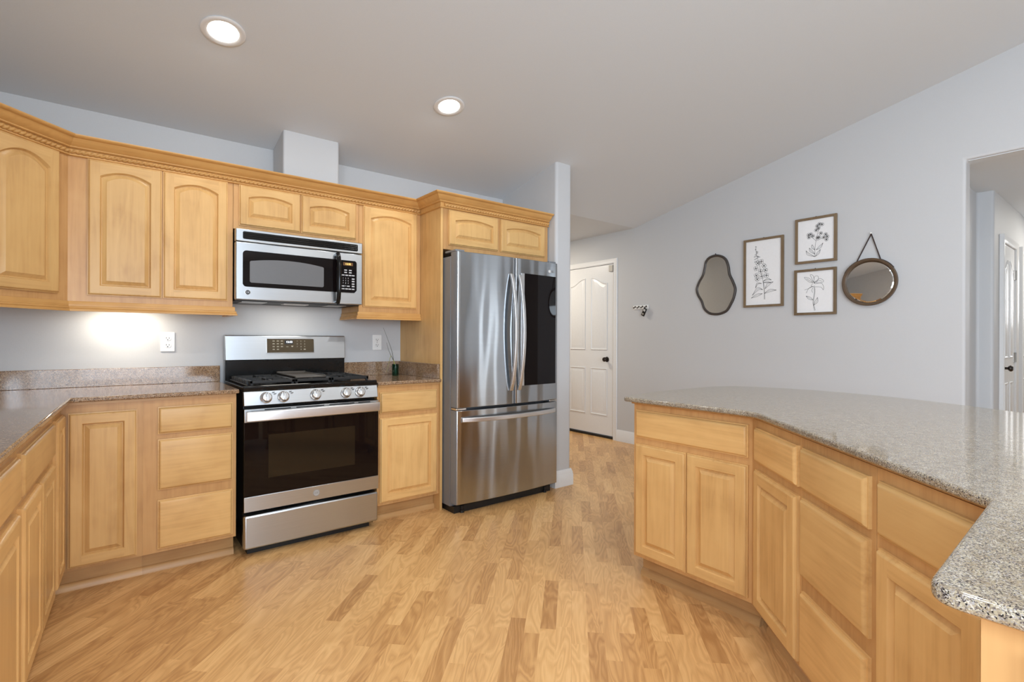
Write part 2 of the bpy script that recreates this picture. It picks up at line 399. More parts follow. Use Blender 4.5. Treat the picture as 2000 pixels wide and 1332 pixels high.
wl = MB(); wl.box(-0.95, -0.83, -4.1, -3.6, 0, 2.62); wl.box(-0.95, -0.83, -1.8, -1.25, 0, 2.62); wl.box(-0.95, -0.83, -3.6, -1.8, 0, 0.35); wl.box(-0.95, -0.83, -3.6, -1.8, 2.35, 2.62); wl.box(-0.95, -0.83, 0.15, 3.80, 0, 2.44); wl.box(-0.95, -0.83, -1.25, 0.15, 0, 1.08); wl.box(-0.95, -0.83, -1.25, 0.15, 2.1, 3.2)
wl.prism([(0.15, 2.44), (3.80, 2.44), (3.80, 2.48), (0.15, ZC(0.15) + 0.06)], -0.95, -0.83, 'x'); wl.prism([(-4.1, 2.62), (-1.25, 2.62), (-1.25, 3.21)], -0.95, -0.83, 'x')
struct(wl.build('wall_left', M['wall']), 'pale grey wall on the sink side of the kitchen', 'wall')
ws = MB()
for a, b in ((-0.95, -0.85), (1.55, 4.8)): ws.box(a, b, -4.2, -4.05, 0, 2.62)
for a, b in ((-0.85, 1.55),): ws.box(a, b, -4.2, -4.05, 0, 0.35); ws.box(a, b, -4.2, -4.05, 2.35, 2.62)
struct(ws.build('wall_south', M['wall']), 'window wall of the room behind the viewer', 'wall')
for i, (a, b) in enumerate(((-0.85, 1.55),)):
    f = MB()
    for q in (a, (a + b) / 2 - 0.03, b - 0.06): f.box(q, q + 0.06, -4.18, -4.12, 0.35, 2.35)
    f.box(a, b, -4.18, -4.12, 0.35, 0.41); f.box(a, b, -4.18, -4.12, 2.29, 2.35)
    struct(f.build('window_%d' % (i + 1), M['white']), 'white framed window in the wall behind the viewer', 'window')  # made-up window frame for the south fill light
f = MB()
for q in (-2.0, -1.62, -1.36, -1.16): f.box(4.70, 4.745, q, q + 0.06, 0.0, 2.1)
f.box(4.70, 4.745, -2.0, -1.1, 0, 0.10); f.box(4.70, 4.745, -2.0, -1.1, 2.03, 2.1)
struct(f.build('door_4', M['white']), 'white framed glass door to the outside, behind the viewer', 'door')  # door added and divided to shape the streaks on the refrigerator
# duct chase over the microwave
ch = MB().prism([(3.425, 2.10), (3.685, 2.10), (3.685, ZC(3.685) + 0.03), (3.425, ZC(3.425) + 0.03)], 0.853, 1.207, 'x').build('wall_chase', M['wall'], bevel=0.012, seg=3)
struct(ch, 'boxed white duct chase rising above the microwave cabinet', 'wall')
# back hall beyond the opening in the gable wall
hw = MB().prism([(4.80, 0.97), (5.787, 0.97), (5.787, 0.86), (9.1, 0.86), (9.1, 1.1), (4.80, 1.1)], 0, 2.50).build('wall_hall', M['wall'], bevel=0.02, seg=3)
struct(hw, 'hallway wall with white doors seen through the opening at right', 'wall')
hs = MB(); hs.box(4.80, 9.1, -0.52, -0.40, 0, 2.44); hs.box(9.0, 9.1, -0.4, 0.86, 0, 1.38); hs.box(9.0, 9.1, -0.4, 0.86, 2.12, 2.44); hs.box(9.0, 9.1, -0.4, -0.07, 1.38, 2.12); hs.box(9.0, 9.1, 0.77, 0.86, 1.38, 2.12)
struct(hs.build('wall_hall_far', M['wall']), 'far side and end of the hallway', 'wall')
f = MB()
for q in (-0.07, 0.33, 0.73): f.box(9.02, 9.07, q, q + 0.04, 1.38, 2.12)
f.box(9.02, 9.07, -0.07, 0.77, 1.38, 1.42); f.box(9.02, 9.07, -0.07, 0.77, 2.08, 2.12)
struct(f.build('window_3', M['white']), 'small white framed window at the far end of the hallway', 'window')
struct(MB().box(4.80, 9.1, -0.52, 1.1, 2.44, 2.54).box(4.685, 4.80, -0.398, 0.836, 2.4345, 2.4395).build('ceiling_hall', M['ceil']), 'flat hallway ceiling beyond the opening', 'ceiling')


def baseboard(name, mb, label):
    struct(mb.build(name, M['white'], bevel=0.0), label, 'baseboard')


BP = [(0, 0), (0.016, 0), (0.016, 0.088), (0.013, 0.095), (0.013, 0.105), (0.006, 0.125), (0.004, 0.132), (0, 0.132)]  # (out, z)
b1 = MB(); b1.prism([(4.66 - o, z) for o, z in BP], 0.838, 3.928, 'y')
baseboard('baseboard_east', b1, 'white baseboard along the gable wall right of the entry door')
b2 = MB()
loops = []
for o, z in BP:
    loops.append([(2.785 - o, 3.06, z), (2.785 - o, 2.975 - o, z), (2.955 + o, 2.975 - o, z), (2.955 + o, 6.5, z), (2.955, 6.5, z), (2.955, 2.975, z), (2.785, 2.975, z), (2.785, 3.06, z)])
b2.loft(loops, cap0=True, cap1=True)
baseboard('baseboard_wing', b2, 'white baseboard wrapping the end of the wing wall')
b3 = MB(); b3.prism([(4.66 - o, z) for o, z in BP], 4.873, 6.5, 'y'); baseboard('baseboard_entry', b3, 'white baseboard left of the entry door')


# ------------------------------------------------------------------ interior doors (local: x along the face, -y out of the wall)
def panel_door(name, label, loc, rot, w, h, gap, knob_x, hinge_right=False, sensor=False, casing=0.062, cz=None, thick=0.035):
    d = thing(name, label, 'door', loc, rot); d['kind'] = 'structure'
    def recess(mb, x0, x1, z0, z1, arch):
        L = lambda i, y: [(p[0], y, p[2]) for p in shape(i)]
        def shape(i):
            a, b, c, e = x0 + i, x1 - i, z0 + i, z1 - i
            pts = [(a, 0, c), (b, 0, c)]
            for k in range(13):
                t = k / 12; x = b + (a - b) * t
                if arch == 0: z = e
                else:
                    s = t if arch > 0 else 1 - t   # rises towards the middle of the door
                    z = e - 0.085 * (0.5 + 0.5 * math.cos(PI * (1 - s))) if True else e
                    z = e - 0.085 * (0.5 - 0.5 * math.cos(PI * s))
                pts.append((x, 0, z))
            return pts
        mb.loft([L(0, -0.0005), L(0.003, -0.008), L(0.009, -0.008), L(0.016, -0.0012), L(0.024, -0.0012), L(0.048, -0.0085), L(0.052, -0.009)], cap0=True, cap1=True)
    sl = MB(); sl.box(0, w, 0, thick, gap, gap + h)
    slab = sl.build('slab', M['white'], d, 0.002)
    pn = MB(); st = 0.095; mid = 0.09; pw = (w - 2 * st - mid) / 2
    for k in range(2):
        x0 = st + k * (pw + mid)
        recess(pn, x0, x0 + pw, gap + 1.02, gap + h - 0.13, -1 if k else 1)
        recess(pn, x0, x0 + pw, gap + 0.23, gap + 0.80, 0)
    pn.build('panel', M['white'], d)
    cs = MB(); t = 0.02; ct = cz or (gap + h + 0.004)
    bk_ = 0.0 if thick > 0.02 else thick + 0.004
    prof = [(0, bk_), (0, -0.010), (0.012, -0.016), (0.018, -0.013), (casing - 0.02, -0.018), (casing - 0.006, -0.020), (casing, -0.014), (casing, bk_)]
    pts = [(-0.006, 0.0, -1, 0), (-0.006, ct, -1, 1), (w + 0.006, ct, 1, 1), (w + 0.006, 0.0, 1, 0)]
    cs.loft([[(x + sx * o, y - 0.004, z + sz * o) for o, y in prof] for x, z, sx, sz in pts])
    cs.build('casing', M['white'], d)
    kb = MB(); kb.lathe([(0.0, -0.062), (0.018, -0.062), (0.026, -0.054), (0.027, -0.044), (0.020, -0.034), (0.011, -0.030), (0.010, -0.008), (0.030, -0.006), (0.032, 0.0), (0.0, 0.0)], 20, (knob_x, -0.001, 0.945), 'y')
    k = kb.build('knob', M['bronze'], d); k['label'] = 'dark bronze round door knob'
    if hinge_right:
        for z in (1.80, 1.03, 0.25):
            hb = MB(); hb.box(w - 0.05, w + 0.004, -0.008, -0.001, z - 0.045, z + 0.045); hb.tube([(w + 0.004, -0.01, z - 0.045), (w + 0.004, -0.01, z + 0.045)], 0.007, 8)
            hb.build('hinge', M['hinge'], d)
    if sensor:
        s = box('door_sensor', w - 0.060, w - 0.004, -0.020, -0.001, gap + h - 0.088, gap + h - 0.012, M['tan'], d, 0.003); s['label'] = 'beige plastic contact sensor at the top corner'
    if gap > 0.01: box('threshold', 0, w, -0.004, 0.05, 0.0, gap - 0.008, M['dark'], d, 0.002)['label'] = 'dark bronze threshold strip'
    return d


panel_door('door_1', 'white four panel entry door with arched top panels and bronze knob', (4.672, 4.81, 0), -PI / 2, 0.815, 2.04, 0.036, 0.715, sensor=True)
panel_door('door_2', 'white hallway door seen edge on through the opening at right', (6.085, 0.852, 0), 0, 0.60, 2.03, 0.01, 0.06, hinge_right=True, thick=0.007)
panel_door('door_3', 'second white hallway door at the right edge of the photo', (7.06, 0.852, 0), 0, 0.75, 2.03, 0.01, 0.69, thick=0.007)

# ------------------------------------------------------------------ base cabinets along the back wall and the left run
G_BASE = 'maple base cabinets of the left run'
ZB, ZT = 0.115, 0.873        # bottom of doors' cabinet box, top of cabinet box
YF = 3.08; XC = -0.178
TH = R(2.3)                   # the left run is slightly out of square
ux, uy = -math.sin(TH), -math.cos(TH)
def LP(s, d): return (XC + ux * s + uy * d, YF + uy * s - ux * d)   # s towards the viewer, d into the cabinet (towards the left wall)
# corner cabinet with two hinged leaves
cc = thing('corner_cabinet', 'maple corner base cabinet with L folding door beneath the counter bend', 'cabinet', (XC, YF, 0))
rel = lambda p: (p[0] - XC, p[1] - YF)
poly = [(0, 0), (0.3035, 0), (0.3035, 0.60), (-0.60, 0.60), rel(LP(0.27, 0.60)), rel(LP(0.27, 0))]
MB().prism(poly, ZB, ZT).build('carcass', M['frame'], cc)
make_door(cc, 0.026, 0.280, 0.128, 0.835)
dl = make_door(cc, -0.232, -0.0, 0.128, 0.835)          # built in the other leaf's own frame, then turned
dl.location = (ux * 0.022, uy * 0.022, 0); dl.rotation_euler = (0, 0, PI / 2 - TH)
t = MB(); t.box(-0.07, 0.3035, 0.075, 0.09, 0, ZB); t.prism([(0.055, 0), (0.075, 0), (0.075, 0.035), (0.066, 0.032), (0.058, 0.020)], -0.06, 0.3035, 'x')
a = [rel(LP(0.27, 0.075)), rel(LP(0.27, 0.09)), rel(LP(-0.08, 0.09)), rel(LP(-0.08, 0.075))]; t.prism(a, 0, ZB)
t.build('toe_kick', M['toe'], cc)
# three drawer stack
cabinet('drawer_cabinet', 'maple three drawer base cabinet just left of the stove', (0.1257, YF, 0), 0, 0.4073, 0.595, ZB, ZT, toe=True,
        drawers=[(0.059, 0.390, 0.704, 0.839), (0.059, 0.390, 0.426, 0.678), (0.059, 0.390, 0.133, 0.377)])


def left_cab(name, label, s0, s1, doors, drawers):
    x, y = LP(s1, 0); W = s1 - s0
    f = lambda s: s1 - s
    return cabinet(name, label, (x, y, 0), PI / 2 - TH, W, 0.56, ZB, ZT, toe=True,
                   doors=[(f(b), f(a), 0.133, 0.674) for a, b in doors], drawers=[(f(b), f(a), 0.704, 0.839) for a, b in drawers])


left_cab('base_cabinet', 'maple base cabinet with one wide drawer over two doors, left run next to the corner', 0.272, 1.022, [(0.335, 0.655), (0.665, 0.995)], [(0.335, 0.995)])
left_cab('base_cabinet', 'maple base cabinet at the left edge of the photo, nearest the viewer', 1.024, 1.90, [(1.045, 1.45), (1.455, 1.87)], [(1.045, 1.87)])
# right of the stove
cabinet('base_cabinet', 'narrow maple base cabinet between stove and refrigerator, one drawer over one door', (1.333, YF, 0), 0, 0.450, 0.595, ZB, ZT, toe=True,
        doors=[(0.016, 0.430, 0.133, 0.674)], drawers=[(0.016, 0.430, 0.704, 0.839)])

# countertops
ZTOP = 0.909; CTH = 0.022
def rounded(poly, radii, n=6):
    out = []
    N = len(poly)
    for i, p in enumerate(poly):
        r = radii.get(i, 0)
        if not r: out.append(p); continue
        P = Vector(p); A = (Vector(poly[i - 1]) - P); B = (Vector(poly[(i + 1) % N]) - P)
        la, lb = min(r, A.length * 0.49), min(r, B.length * 0.49); A = P + A.normalized() * la; B = P + B.normalized() * lb
        for k in range(n + 1):
            t = k / n; q = A * (1 - t) ** 2 + P * 2 * t * (1 - t) + B * t * t; out.append((q.x, q.y))
    return out


lc = thing('countertop', 'speckled brown granite L countertop left of the stove with backsplash', 'countertop', (XC, YF, ZTOP - CTH))
ci = LP(0, -0.036); cn = LP(1.92, -0.036); ci = (ci[0], YF - 0.037)
poly = [(0.542, 3.683), (0.542, YF - 0.037), ci, cn, (-0.825, cn[1]), (-0.825, 3.683)]
MB().prism([rel(p) for p in poly], 0, CTH).build('slab', M['granite'], lc, 0.006, 3)
si = LP(0, -0.012); sn = LP(1.90, -0.012); poly = [(0.530, 3.66), (0.530, YF - 0.012), (si[0], YF - 0.012), sn, (sn[0] - 0.5, sn[1]), (-0.7, 3.66)]
MB().prism([rel(p) for p in poly], -0.014, 0).build('edge_strip', M['toe'], lc)
b = MB(); b.box(-0.825 - XC, 0.542 - XC, 3.665 - YF, 3.684 - YF, CTH, CTH + 0.1); b.build('backsplash', M['granite'], lc, 0.002)
rc = thing('countertop', 'small speckled granite countertop between stove and refrigerator panel', 'countertop', (1.326, YF, ZTOP - CTH))
b = MB(); b.box(0, 0.457, -0.037, 0.603, 0, CTH); b.build('slab', M['granite'], rc, 0.006, 3)
box('edge_strip', 0.007, 0.457, -0.012, 0.58, -0.014, 0, M['toe'], rc)
b = MB(); b.box(0, 0.457, 0.584, 0.604, CTH, CTH + 0.1); b.build('backsplash', M['granite'], rc, 0.002)
box('side_splash', 0.438, 0.457, -0.010, 0.584, CTH, CTH + 0.1, M['granite'], rc, 0.002)

# ------------------------------------------------------------------ upper cabinets
YU = 3.36; UZ0, UZ1 = 1.365, 2.10; UD = 0.322; UDB, UDT = 1.398, 2.088
def rail(parent, pts):
    """light rail moulding along local xy points (front first)"""
    prof = [(0.0, 0.0), (0.008, 0.0), (0.011, -0.004), (0.011, -0.024), (0.017, -0.027), (0.019, -0.034), (0.017, -0.037), (0.022, -0.041), (0.023, -0.050), (0.0, -0.050), (-0.012, -0.050), (-0.012, 0.0)]
    sweep(parent, 'light_rail', pts, prof, M['trimw'])


def sweep(parent, name, pts, prof, mt, z0=0.0, build=True):
    P = [Vector(p) for p in pts]; loops = []
    for i, p in enumerate(P):
        d0 = (P[i] - P[i - 1]).normalized() if i else None; d1 = (P[i + 1] - P[i]).normalized() if i < len(P) - 1 else None
        n0 = Vector((d0.y, -d0.x)) if d0 else None; n1 = Vector((d1.y, -d1.x)) if d1 else None
        if n0 is None: mm = n1
        elif n1 is None: mm = n0
        else: mm = (n0 + n1) / (1 + n0.dot(n1))
        loops.append([(p.x + mm.x * o, p.y + mm.y * o, z0 + z) for o, z in prof])
    mb = MB().loft(loops)
    return mb.build(name, mt, parent) if build else mb


AR = 0.031; ARS = 0.021
# diagonal corner wall cabinet
dg = thing('corner_wall_cabinet', 'maple diagonal corner wall cabinet with arched door at upper left', 'cabinet', (-0.17 - 0.285, YU - 0.285, UZ0), PI / 4)
WD = 0.403
MB().prism([(0, 0.019), (WD, 0.019), (WD, 0.02), (WD + 0.215, 0.235), (WD / 2, 0.63), (-0.215, 0.235), (0, 0.02)], 0, UZ1 - UZ0).build('carcass', M['frame'], dg)
box('face_frame', 0, WD, 0, 0.019, 0, UZ1 - UZ0, M['frame'], dg, 0.001)
make_door(dg, 0.032, WD - 0.052, UDB - UZ0, UDT - UZ0, 0.045)
rail(dg, [(-0.02, 0.0), (WD + 0.0, 0.0)])


def upper(name, label, x0, x1, z0, doors, railpts=None):
    c = cabinet(name, label, (x0, YU, z0), 0, x1 - x0, UD, 0, UZ1 - z0, doors=[(a - x0, b - x0, p - z0, q - z0, AR if z0 < 1.6 else ARS) for a, b, p, q in doors])
    if railpts: rail(c, [(a - x0, b) for a, b in railpts])
    return c


upper('wall_cabinet', 'maple two door arched wall cabinet left of the microwave', -0.1705, 0.560, UZ0, [(-0.095, 0.2165, UDB, UDT), (0.221, 0.532, UDB, UDT)],
      [(-0.166, 0.0), (0.560, 0.0), (0.560, 0.27)])
upper('wall_cabinet', 'short maple wall cabinet with two arched doors directly above the microwave', 0.562, 1.318, 1.826, [(0.590, 0.936, 1.848, UDT), (0.942, 1.297, 1.848, UDT)])
upper('wall_cabinet', 'narrow maple single door wall cabinet right of the microwave', 1.320, 1.783, UZ0, [(1.348, 1.753, UDB, UDT)],
      [(1.320, 0.30), (1.320, 0.0), (1.783, 0.0)])
# refrigerator surround
PX0, PX1, YP = 1.785, 1.803, 3.065
tall = MB().prism([(YP, 0), (3.683, 0), (3.683, UZ1), (YP, UZ1)], PX0, PX1, 'x').build('tall_panel', M['wood'], bevel=0.001)
tag(tall, 'tall maple end panel standing between small countertop and refrigerator', 'panel')
cabinet('refrigerator_cabinet', 'short maple wall cabinet with two arched doors above the refrigerator', (PX1 + 0.001, YP, 1.805), 0, 0.970, 0.61, 0, UZ1 - 1.805,
        doors=[(1.842 - PX1, 2.268 - PX1, 0.032, UDT - 1.805 - 0.006, ARS), (2.292 - PX1, 2.735 - PX1, 0.032, UDT - 1.805 - 0.006, ARS)])
# crown moulding with rope insert
crown = thing('crown_moulding', 'maple crown moulding with rope insert along the tops of the wall cabinets', 'moulding', (0, 0, UZ1 - 0.012))
cpath = [(-0.455, YU - 0.285), (-0.17, YU), (PX0, YU), (PX0, YP), (2.778, YP)]
cprof = [(0.0, 0.0), (0.011, 0.0), (0.015, 0.003), (0.015, 0.007), (0.007, 0.010), (0.007, 0.037), (0.018, 0.039), (0.021, 0.042), (0.021, 0.046), (0.026, 0.049), (0.036, 0.056), (0.046, 0.067), (0.054, 0.079), (0.064, 0.081), (0.070, 0.085), (0.074, 0.090), (0.074, 0.094), (0.0, 0.094)]
for i in range(len(cpath) - 1):
    mb = sweep(crown, 'cornice', cpath, cprof, M['trimw'], build=False); n_ = len(cprof)
    MB().loft([mb.v[i * n_:(i + 1) * n_], mb.v[(i + 1) * n_:(i + 2) * n_]]).build('cornice', M['trimw'], crown)


def rope(p, q, out, z, r=0.0125, pitch=0.046):
    p, q = Vector(p), Vector(q); d = (q - p); L_ = d.length; d.normalize(); n = Vector((d.y, -d.x))
    mb = MB(); steps = int(L_ / 0.003); loops = []; K = 16
    for i in range(steps + 1):
        s = L_ * i / steps; c = p + d * s + n * out; lp = []
        for k in range(K):
            a = 2 * PI * k / K; rr = r * (0.60 + 0.42 * abs(math.cos(1.0 * (a - 2 * PI * s / pitch / 1.0))))
            lp.append((c.x + n.x * rr * math.cos(a), c.y + n.y * rr * math.cos(a), z + rr * math.sin(a)))
        loops.append(lp)
    return mb.loft(loops)


for p, q in ((cpath[0], (-0.168, YU + 0.002)), ((-0.166, YU), (PX0 - 0.012, YU)), ((PX0 + 0.02, YP), (2.776, YP))):
    rope(p, q, 0.009, 0.0235).build('rope_trim', M['trimw'], crown, smooth=60)
# under cabinet light
ul = thing('under_cabinet_light', 'lit slim light strip fixed beneath the two door wall cabinet', 'light', (0.10, 3.53, 1.343))
box('housing', -0.17, 0.17, -0.03, 0.03, 0.006, 0.021, M['whitep'], ul)
box('lens', -0.16, 0.16, -0.025, 0.025, 0.0, 0.006, M['led'], ul)
area('under_cabinet_glow', (0.06, 3.545, 1.340), (0.06, 3.60, 1.0), 0.24, 0.05, 1.6, (1.0, 0.93, 0.80))

# ------------------------------------------------------------------ stove
SX0, SW = 0.560, 0.756
st = thing('gas_range', 'stainless gas range with black oven glass and five knobs between base cabinets', 'stove', (SX0, 3.018, 0))
b = MB(); b.box(0.004, SW - 0.004, 0.055, 0.64, 0.045, 0.885); b.build('body', M['black'], st, 0.004)
b = MB(); b.box(0.03, SW - 0.03, 0.07, 0.60, 0.0, 0.045); b.build('plinth', M['dark'], st)
b = MB(); b.box(0, SW, 0, 0.05, 0.046, 0.229); b.build('drawer', M['steel'], st, 0.012, 3)
od = MB(); od.box(0, SW, 0, 0.05, 0.249, 0.802); od = od.build('oven_door', M['black'], st, 0.003)
box('lower_trim', 0, SW, -0.003, 0.02, 0.249, 0.330, M['steel'], od, 0.002)
box('glass', 0.001, SW - 0.001, -0.0025, 0.01, 0.331, 0.729, M['bglass'], od, 0.001)
box('oven_window', 0.120, 0.605, -0.0032, 0.0, 0.420, 0.655, M['oveng'], od, 0.0)
box('upper_trim', 0, SW, -0.003, 0.035, 0.730, 0.800, M['steel'], od, 0.002)
em = MB(); em.lathe([(0.0, -0.0036), (0.019, -0.0036), (0.0195, -0.003), (0.0, -0.003)], 24, (0.378, 0, 0.29), 'y'); em.build('emblem', M['badge'], od)
em = MB(); em.lathe([(0.0165, -0.0036), (0.0165, -0.0042), (0.0185, -0.0042), (0.0185, -0.0036)], 24, (0.378, 0, 0.29), 'y', ring=True); em.build('emblem_ring', M['badged'], od)
text_mesh('emblem_letters', 'GE', 0.017, M['badged'], od, (0.378, -0.0038, 0.29), (PI / 2, 0, 0), 0.0004)
hd = MB()
hp = [(0.738, -0.003), (0.740, -0.008), (0.765, -0.0095), (0.789, -0.008), (0.792, -0.003), (0.792, 0.012), (0.738, 0.012)]
hd.loft([[(x, -0.030 - bow + y, z) for z, y in hp] for x, bow in [(0.006, 0.0), (0.03, 0.004), (0.20, 0.010), (0.378, 0.012), (0.556, 0.010), (0.726, 0.004), (0.750, 0.0)]])
for x in (0.008, 0.722): hd.box(x, x + 0.026, -0.022, 0.0, 0.742, 0.788)
hd = hd.build('handle', M['handle'], od, 0.002)
vs = MB()
for a, b_ in ((0.10, 0.235), (0.265, 0.42), (0.45, 0.60), (0.625, 0.70)): vs.box(a, b_, -0.0045, -0.003, 0.791, 0.797)
vs.build('vent_slots', M['dark'], od)
cp = MB(); cp.prism([(0.006, 0.818), (0.050, 0.818), (0.060, 0.896), (0.034, 0.896), (0.022, 0.893)], 0.0, SW, 'x'); cp = cp.build('control_panel', M['steel'], st, 0.003)
KA = math.atan2(0.018, 0.075)
for x in (0.111, 0.201, 0.377, 0.555, 0.643):
    k = MB(); k.lathe([(0.0, 0.0), (0.031, 0.0), (0.031, -0.004), (0.026, -0.006), (0.0245, -0.022), (0.022, -0.026), (0.0, -0.027)], 28, (0, 0, 0), 'y')
    k.box(-0.0075, 0.0075, -0.038, -0.02, -0.0235, 0.0235)
    k = k.build('knob', M['chrome'], st, 0.002, loc=(x, 0.0125, 0.857)); k.rotation_euler = (-KA, 0, 0)
    mk = MB(); mk.box(-0.0012, 0.0012, -0.0392, -0.038, 0.013, 0.022); mk.build('pointer', M['dark'], k)
for x in (0.111, 0.201, 0.377, 0.555, 0.643):
    mk = MB()
    for dx, dz in ((0.032, 0.026), (0.040, 0.018)):
        yy = 0.0165 + dz * 0.22; mk.box(x + dx, x + dx + 0.012, yy - 0.0105, yy - 0.0065, 0.857 + dz, 0.857 + dz + 0.0025)
    mk.build('printed_mark', M['dark'], cp)
ct = MB(); ct.prism([(0.030, 0.885), (0.60, 0.885), (0.60, 0.918), (0.045, 0.918), (0.034, 0.924), (0.024, 0.920), (0.022, 0.898)], 0.0, SW, 'x'); ct.build('cooktop', M['black'], st, 0.003)
def grate(x0, x1, comb):
    g = MB(); y0, y1, z0, z1 = 0.062, 0.565, 0.934, 0.948
    g.box(x0, x0 + 0.014, y0, y1, z0 - 0.006, z1); g.box(x1 - 0.014, x1, y0, y1, z0 - 0.006, z1)
    g.box(x0, x1, y0, y0 + 0.014, z0 - 0.002, z1); g.box(x0, x1, y1 - 0.014, y1, z0 - 0.002, z1); g.box(x0, x1, (y0 + y1) / 2 - 0.007, (y0 + y1) / 2 + 0.007, z0, z1)
    xm = (x0 + x1) / 2
    for yc in (y0 + 0.13, y1 - 0.13):
        for a in range(4):
            c, s_ = math.cos(a * PI / 2), math.sin(a * PI / 2)
            if abs(c) > 0.5: g.box(min(xm + c * 0.03, x0 + 0.01 if c < 0 else x1 - 0.01), max(xm + c * 0.03, x0 + 0.01 if c < 0 else x1 - 0.01), yc - 0.005, yc + 0.005, z0, z1)
            else: g.box(xm - 0.005, xm + 0.005, min(yc + s_ * 0.03, yc + s_ * 0.125), max(yc + s_ * 0.03, yc + s_ * 0.125), z0, z1)
    for x in (x0 + 0.002, x1 - 0.016):
        for y in (y0, y1 - 0.016): g.box(x, x + 0.014, y, y + 0.014, 0.9185, z0)
    if comb:
        xs_ = x0 - 0.012
        for k in range(9): g.box(xs_, x0 + 0.004, y0 + 0.05 + k * 0.05, y0 + 0.07 + k * 0.05, z0 - 0.012, z1 - 0.001)
        g.box(xs_ - 0.004, xs_ + 0.003, y0, y1, z0 - 0.014, z0 - 0.006)
    return g
grate(0.040, 0.272, True).build('grate', M['blackm'], st, 0.002)
grate(0.484, 0.716, False).build('grate', M['blackm'], st, 0.002)
grate(0.276, 0.480, False).build('grate', M['blackm'], st, 0.002)
g = MB(); g.box(0.288, 0.468, 0.11, 0.53, 0.949, 0.956); g.box(0.288, 0.468, 0.525, 0.535, 0.949, 0.966); g.box(0.288, 0.294, 0.11, 0.53, 0.949, 0.962); g.box(0.462, 0.468, 0.11, 0.53, 0.949, 0.962)
gr = g.build('griddle_plate', M['griddle'], st, 0.002)
for x, y in ((0.156, 0.19), (0.156, 0.435), (0.60, 0.19), (0.60, 0.435), (0.378, 0.31)):
    k = MB(); k.lathe([(0.0, 0.919), (0.048, 0.919), (0.046, 0.925), (0.036, 0.926), (0.036, 0.930), (0.034, 0.932), (0.0, 0.9325)], 24, (x, y, 0)); k.build('burner', M['blackm'], st)
bk = MB(); bk.box(0.002, SW - 0.002, 0.585, 0.64, 0.90, 1.046); bk.build('riser', M['black'], st, 0.004)
bp_ = MB(); bp_.prism([(0.578, 1.043), (0.645, 1.043), (0.645, 1.202), (0.600, 1.202), (0.592, 1.198)], 0, SW, 'x'); bp_ = bp_.build('back_panel', M['steel'], st, 0.003)
TA = math.atan2(0.014, 0.155)
ds = MB(); ds.box(-0.148, 0.148, -0.004, 0.004, -0.045, 0.045)
ds = ds.build('display', M['panelb'], st, 0.003, loc=(0.389, 0.5855, 1.133)); ds.rotation_euler = (-TA, 0, 0)
rim = MB()
for a in ((-0.151, 0.151, 0.045, 0.0475), (-0.151, 0.151, -0.0475, -0.045), (-0.151, -0.148, -0.045, 0.045), (0.148, 0.151, -0.045, 0.045)): rim.box(a[0], a[1], -0.0055, 0.004, a[2], a[3])
rim.build('rim', M['chrome'], ds)
box('clock_window', -0.040, 0.014, -0.0048, -0.003, 0.010, 0.037, M['dark'], ds, 0)
text_mesh('clock_digits', '12:53', 0.0185, M['clock'], ds, (-0.0105, -0.0052, 0.0245), (PI / 2, 0, 0), 0.0003)
for r_, z in enumerate((0.031, 0.0125, -0.006, -0.0245)):
    for c_, x in enumerate((-0.108, -0.082, -0.057)):
        if r_ == 3 and c_ == 2: continue
        kp = MB(); kp.box(x - 0.007, x + 0.007, -0.0046, -0.0040, z - 0.0020, z + 0.0005); kp.box(x - 0.006, x + 0.006, -0.0046, -0.0040, z + 0.0022, z + 0.0038); kp.build('key_mark', M['keyt'], ds)
kp = MB(); kp.box(-0.030, -0.016, -0.0046, -0.0040, -0.008, -0.0055); kp.build('key_mark', M['keyt'], ds)
kp = MB(); kp.prism([(0.000, -0.001), (0.016, -0.001), (0.008, -0.010)], -0.0046, -0.004, 'y'); kp.build('arrow_mark', M['keyt'], ds)
kp = MB(); kp.box(0.082, 0.095, -0.0046, -0.004, -0.027, -0.022); kp.build('key_mark', M['keyt'], ds)
for i, s_ in enumerate('123456789'):
    text_mesh('key_digit', s_, 0.012, M['keyt'], ds, (0.040 + (i % 3) * 0.0245, -0.0044, 0.030 - (i // 3) * 0.0185), (PI / 2, 0, 0), 0.0002)
text_mesh('key_digit', '0', 0.012, M['keyt'], ds, (0.0645, -0.0044, -0.0255), (PI / 2, 0, 0), 0.0002)

# ------------------------------------------------------------------ microwave
MX0, MWd = 0.562, 0.752
mw = thing('microwave', 'stainless over the range microwave with black window hung beneath short cabinet', 'microwave', (MX0, 3.28, 1.402))
MH = 0.414
b = MB(); b.box(0.006, MWd - 0.004, 0.045, 0.395, 0.0, MH); b.build('case', M['dark'], mw, 0.002)
fr = MB(); fr.box(0, MWd, 0.0, 0.044, 0.342, MH); fr = fr.build('vent_trim', M['steel'], mw, 0.004)
def rrect(x0, x1, z0, z1, r, n=5, top=0.0):
    pts = []
    for cx_, cz_, a0 in ((x1 - r, z0 + r, -PI / 2), (x1 - r, z1 - r, 0), (x0 + r, z1 - r, PI / 2), (x0 + r, z0 + r, PI)):
        for k in range(n + 1):
            a = a0 + PI / 2 * k / n; pts.append((cx_ + r * math.cos(a), cz_ + r * math.sin(a)))
        if top and a0 == 0:
            for k in range(1, 12):
                t = k / 12; pts.append((x1 - r - (x1 - x0 - 2 * r) * t, z1 + top * (1 - (2 * t - 1) ** 2)))
    return pts
gq = MB(); gq.prism(rrect(0.036, 0.720, 0.356, 0.400, 0.008), -0.002, 0.01, 'y'); gq = gq.build('grille', M['black'], mw)
for z in (0.362, 0.3735, 0.385):
    t = MB(); t.tube([(0.040, -0.001, z + 0.003), (0.716, -0.001, z + 0.003)], 0.0042, 10); t.build('louvre', M['black'], gq)
